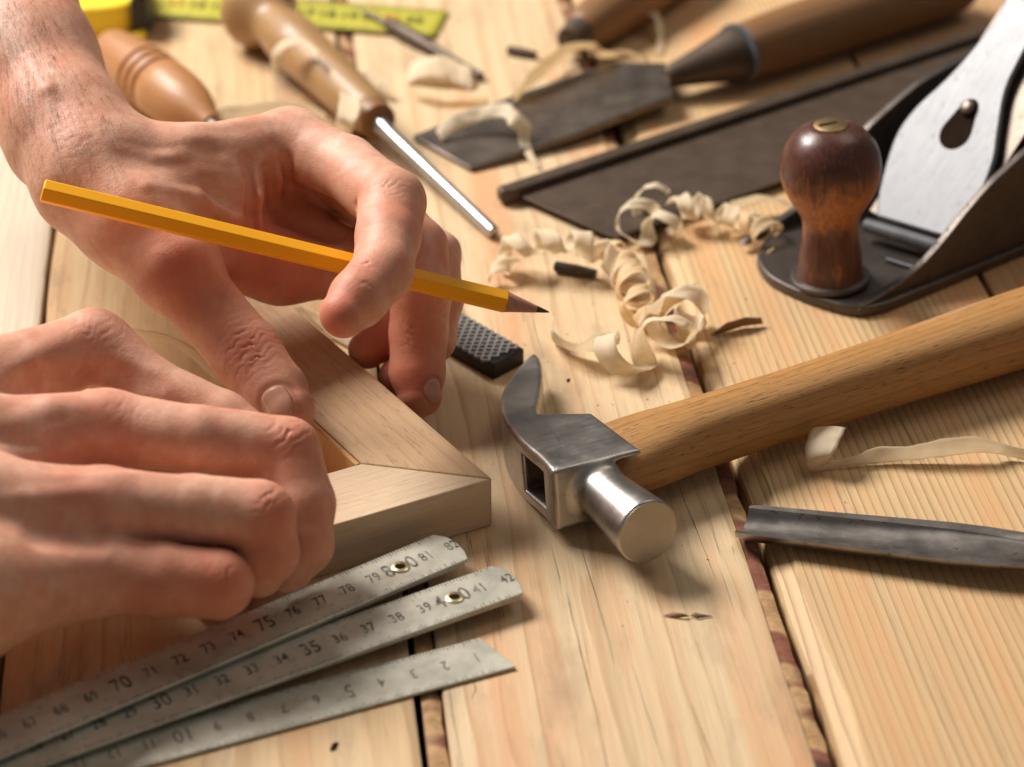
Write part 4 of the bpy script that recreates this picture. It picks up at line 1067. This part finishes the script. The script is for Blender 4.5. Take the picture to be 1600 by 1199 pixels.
Rpalm = [
    [(-900, 900, 6.5, 3.6), (-500, 800, 6.0, 2.9), (-300, 760, 5.6, 2.4)],
    [(-300, 700, 5.6, 2.0), (-60, 618, 5.2, 1.32), (148, 541, 5.05, 1.05)],
    [(-300, 740, 5.6, 2.1), (-60, 700, 5.1, 1.35), (165, 668, 4.9, 1.05)],
    [(-300, 800, 5.2, 2.2), (-60, 800, 4.7, 1.5), (165, 790, 4.4, 1.05)],
    [(-300, 960, 4.3, 2.2), (-60, 930, 3.8, 1.66), (130, 902, 3.2, 1.14)],
    [(-300, 800, 4.4, 2.0), (60, 770, 3.6, 1.2)], [(60, 830, 3.8, 1.2), (200, 840, 3.2, .8), (340, 852, 2.6, .5)],
]
Rf = [
    (.35, [(148, 541, 5.05, 1.06), (238, 604, 4.2, .85), (345, 655, 3.5, .85), (410, 700, 2.9, .75)]),
    (.35, [(165, 668, 4.9, 1.05), (310, 688, 4.6, .98), (446, 704, 4.1, .98), (470, 790, 3.0, .96), (472, 850, 2.2, .88), (450, 885, 1.8, .75)]),
    (.35, [(165, 790, 4.4, 1.05), (300, 797, 4.0, .97), (404, 806, 3.75, .98), (418, 865, 2.8, .86), (405, 895, 2.3, .7)]),
    (.35, [(130, 895, 3.2, 1.12), (250, 904, 2.9, 1.0), (340, 914, 2.55, .96), (343, 928, 1.9, .75)]),
    (.7, [(-60, 790, 3.7, 1.3), (80, 740, 3.0, 1.0), (230, 735, 2.7, .8), (320, 730, 2.6, .65)]),
]
Rt = [([(-5, 590), (60, 555), (140, 508)], .4, .03), ([(0, 665), (80, 632), (165, 625)], .4, .04), ([(0, 780), (150, 765)], .35, .05), ([(-5, 700), (50, 712), (105, 700)], .16, .015)]
Rg_ = [([(40, 600), (140, 585), (230, 600)], .6, .05), ([(90, 728), (190, 728)], .5, .07), ([(60, 842), (150, 845)], .5, .06)]
Rc = [(455, 675, 485, 720, .55, .05, 4.2), (430, 785, 450, 830, .5, .05, 4.2), (360, 900, 385, 930, .45, .03, 4.2), (150, 520, 200, 560, .8, .02, 4.), (200, 640, 260, 660, .7, .015, 4)]
Rr = [(462, 690, .9, .9), (430, 795, .9, .9), (350, 905, 1.0, .8), (170, 640, 1.2, .5), (130, 520, .9, .35), (500, 830, 1.2, .5), (150, 790, 1.6, .4), (250, 930, 1.5, .4), (420, 870, .8, .5)]
handR, fR = make_hand(Rpalm, Rf, ((-38, 42, .0), (-2, 76, 10.)), 'near hand with curled fingers gripping the frame above the rule', Rc, Rr, [], tendons=Rt, shallow=Rg_)

# ---- short dark hairs on the far forearm
rng = random.Random(5); V = []; F = []
pix = [(rng.uniform(-8, 190), rng.uniform(0, 310)) for _ in range(1300)]
HP, HD = rays(pix, fL); HE = fL(HP); HG = grad(HP, fL)
for (px, py), P, e, g3 in zip(pix, HP, HE, HG):
    if e > .03 or rng.random() > (.25+.75*math.exp(-((px-20)/70)**2)): continue
    P = Vector(P); g3 = Vector(g3)
    dirn = (Vector((.15+rng.uniform(-.3, .3), -1, -.55))); dirn = (dirn-g3*dirn.dot(g3)).normalized()*.9+g3*.35
    L = rng.uniform(.3, .8); side = dirn.cross(g3).normalized()*.0045
    i0 = len(V); V += [P-side, P+side, P+dirn*L*.5+side*.8, P+dirn*L*.5-side*.8, P+dirn*L-g3*.12*L]
    F += [(i0, i0+1, i0+2, i0+3), (i0+3, i0+2, i0+4)]
o = obj('arm_hair', V, F, M['hair'], handL, smooth=0)
o['kind'] = 'stuff'

# ================================================================ LIGHT, WORLD, CAMERA
w = bpy.data.worlds.new('World'); scene.world = w; w.use_nodes = True
w.node_tree.nodes['Background'].inputs[0].default_value = (1.0, .93, .86, 1); w.node_tree.nodes['Background'].inputs[1].default_value = .135
def area(name, loc, target, size, power, col=(1, 1, 1), sy=None):
    l = bpy.data.lights.new(name, 'AREA'); l.energy = power; l.color = col; l.size = size*CM
    if sy: l.shape = 'RECTANGLE'; l.size_y = sy*CM
    o = bpy.data.objects.new(name, l); COL.objects.link(o); o.location = Vector(loc)*CM
    o.rotation_euler = (Vector(target)-Vector(loc)).to_track_quat('-Z', 'Y').to_euler(); return o
area('window_light', (-104, 150, 132), (0, 62, 0), 88, 66, (1, .94, .87), 60)
area('fill_light', (70, 120, 150), (5, 65, 0), 80, 4, (1, .88, .74))  # weak soft fill added on the right, not a known lamp
cam = bpy.data.cameras.new('Camera'); co = bpy.data.objects.new('Camera', cam); COL.objects.link(co)
cam.sensor_width = 36; cam.lens = FPX/1600*36; co.location = (0, 0, CH*CM); co.rotation_euler = (R(90)-PITCH, 0, 0)
cam.clip_start = .05; cam.clip_end = 50
cam.dof.use_dof = True
fp = U(880, 700, 1.5); fwd = Vector((0, math.cos(PITCH), -math.sin(PITCH)))
cam.dof.focus_distance = (fp-Vector((0, 0, CH))).dot(fwd)*CM; cam.dof.aperture_fstop = 9.5
scene.camera = co
scene.view_settings.view_transform = 'Standard'; scene.view_settings.look = 'None'; scene.view_settings.exposure = 0; scene.view_settings.gamma = 1
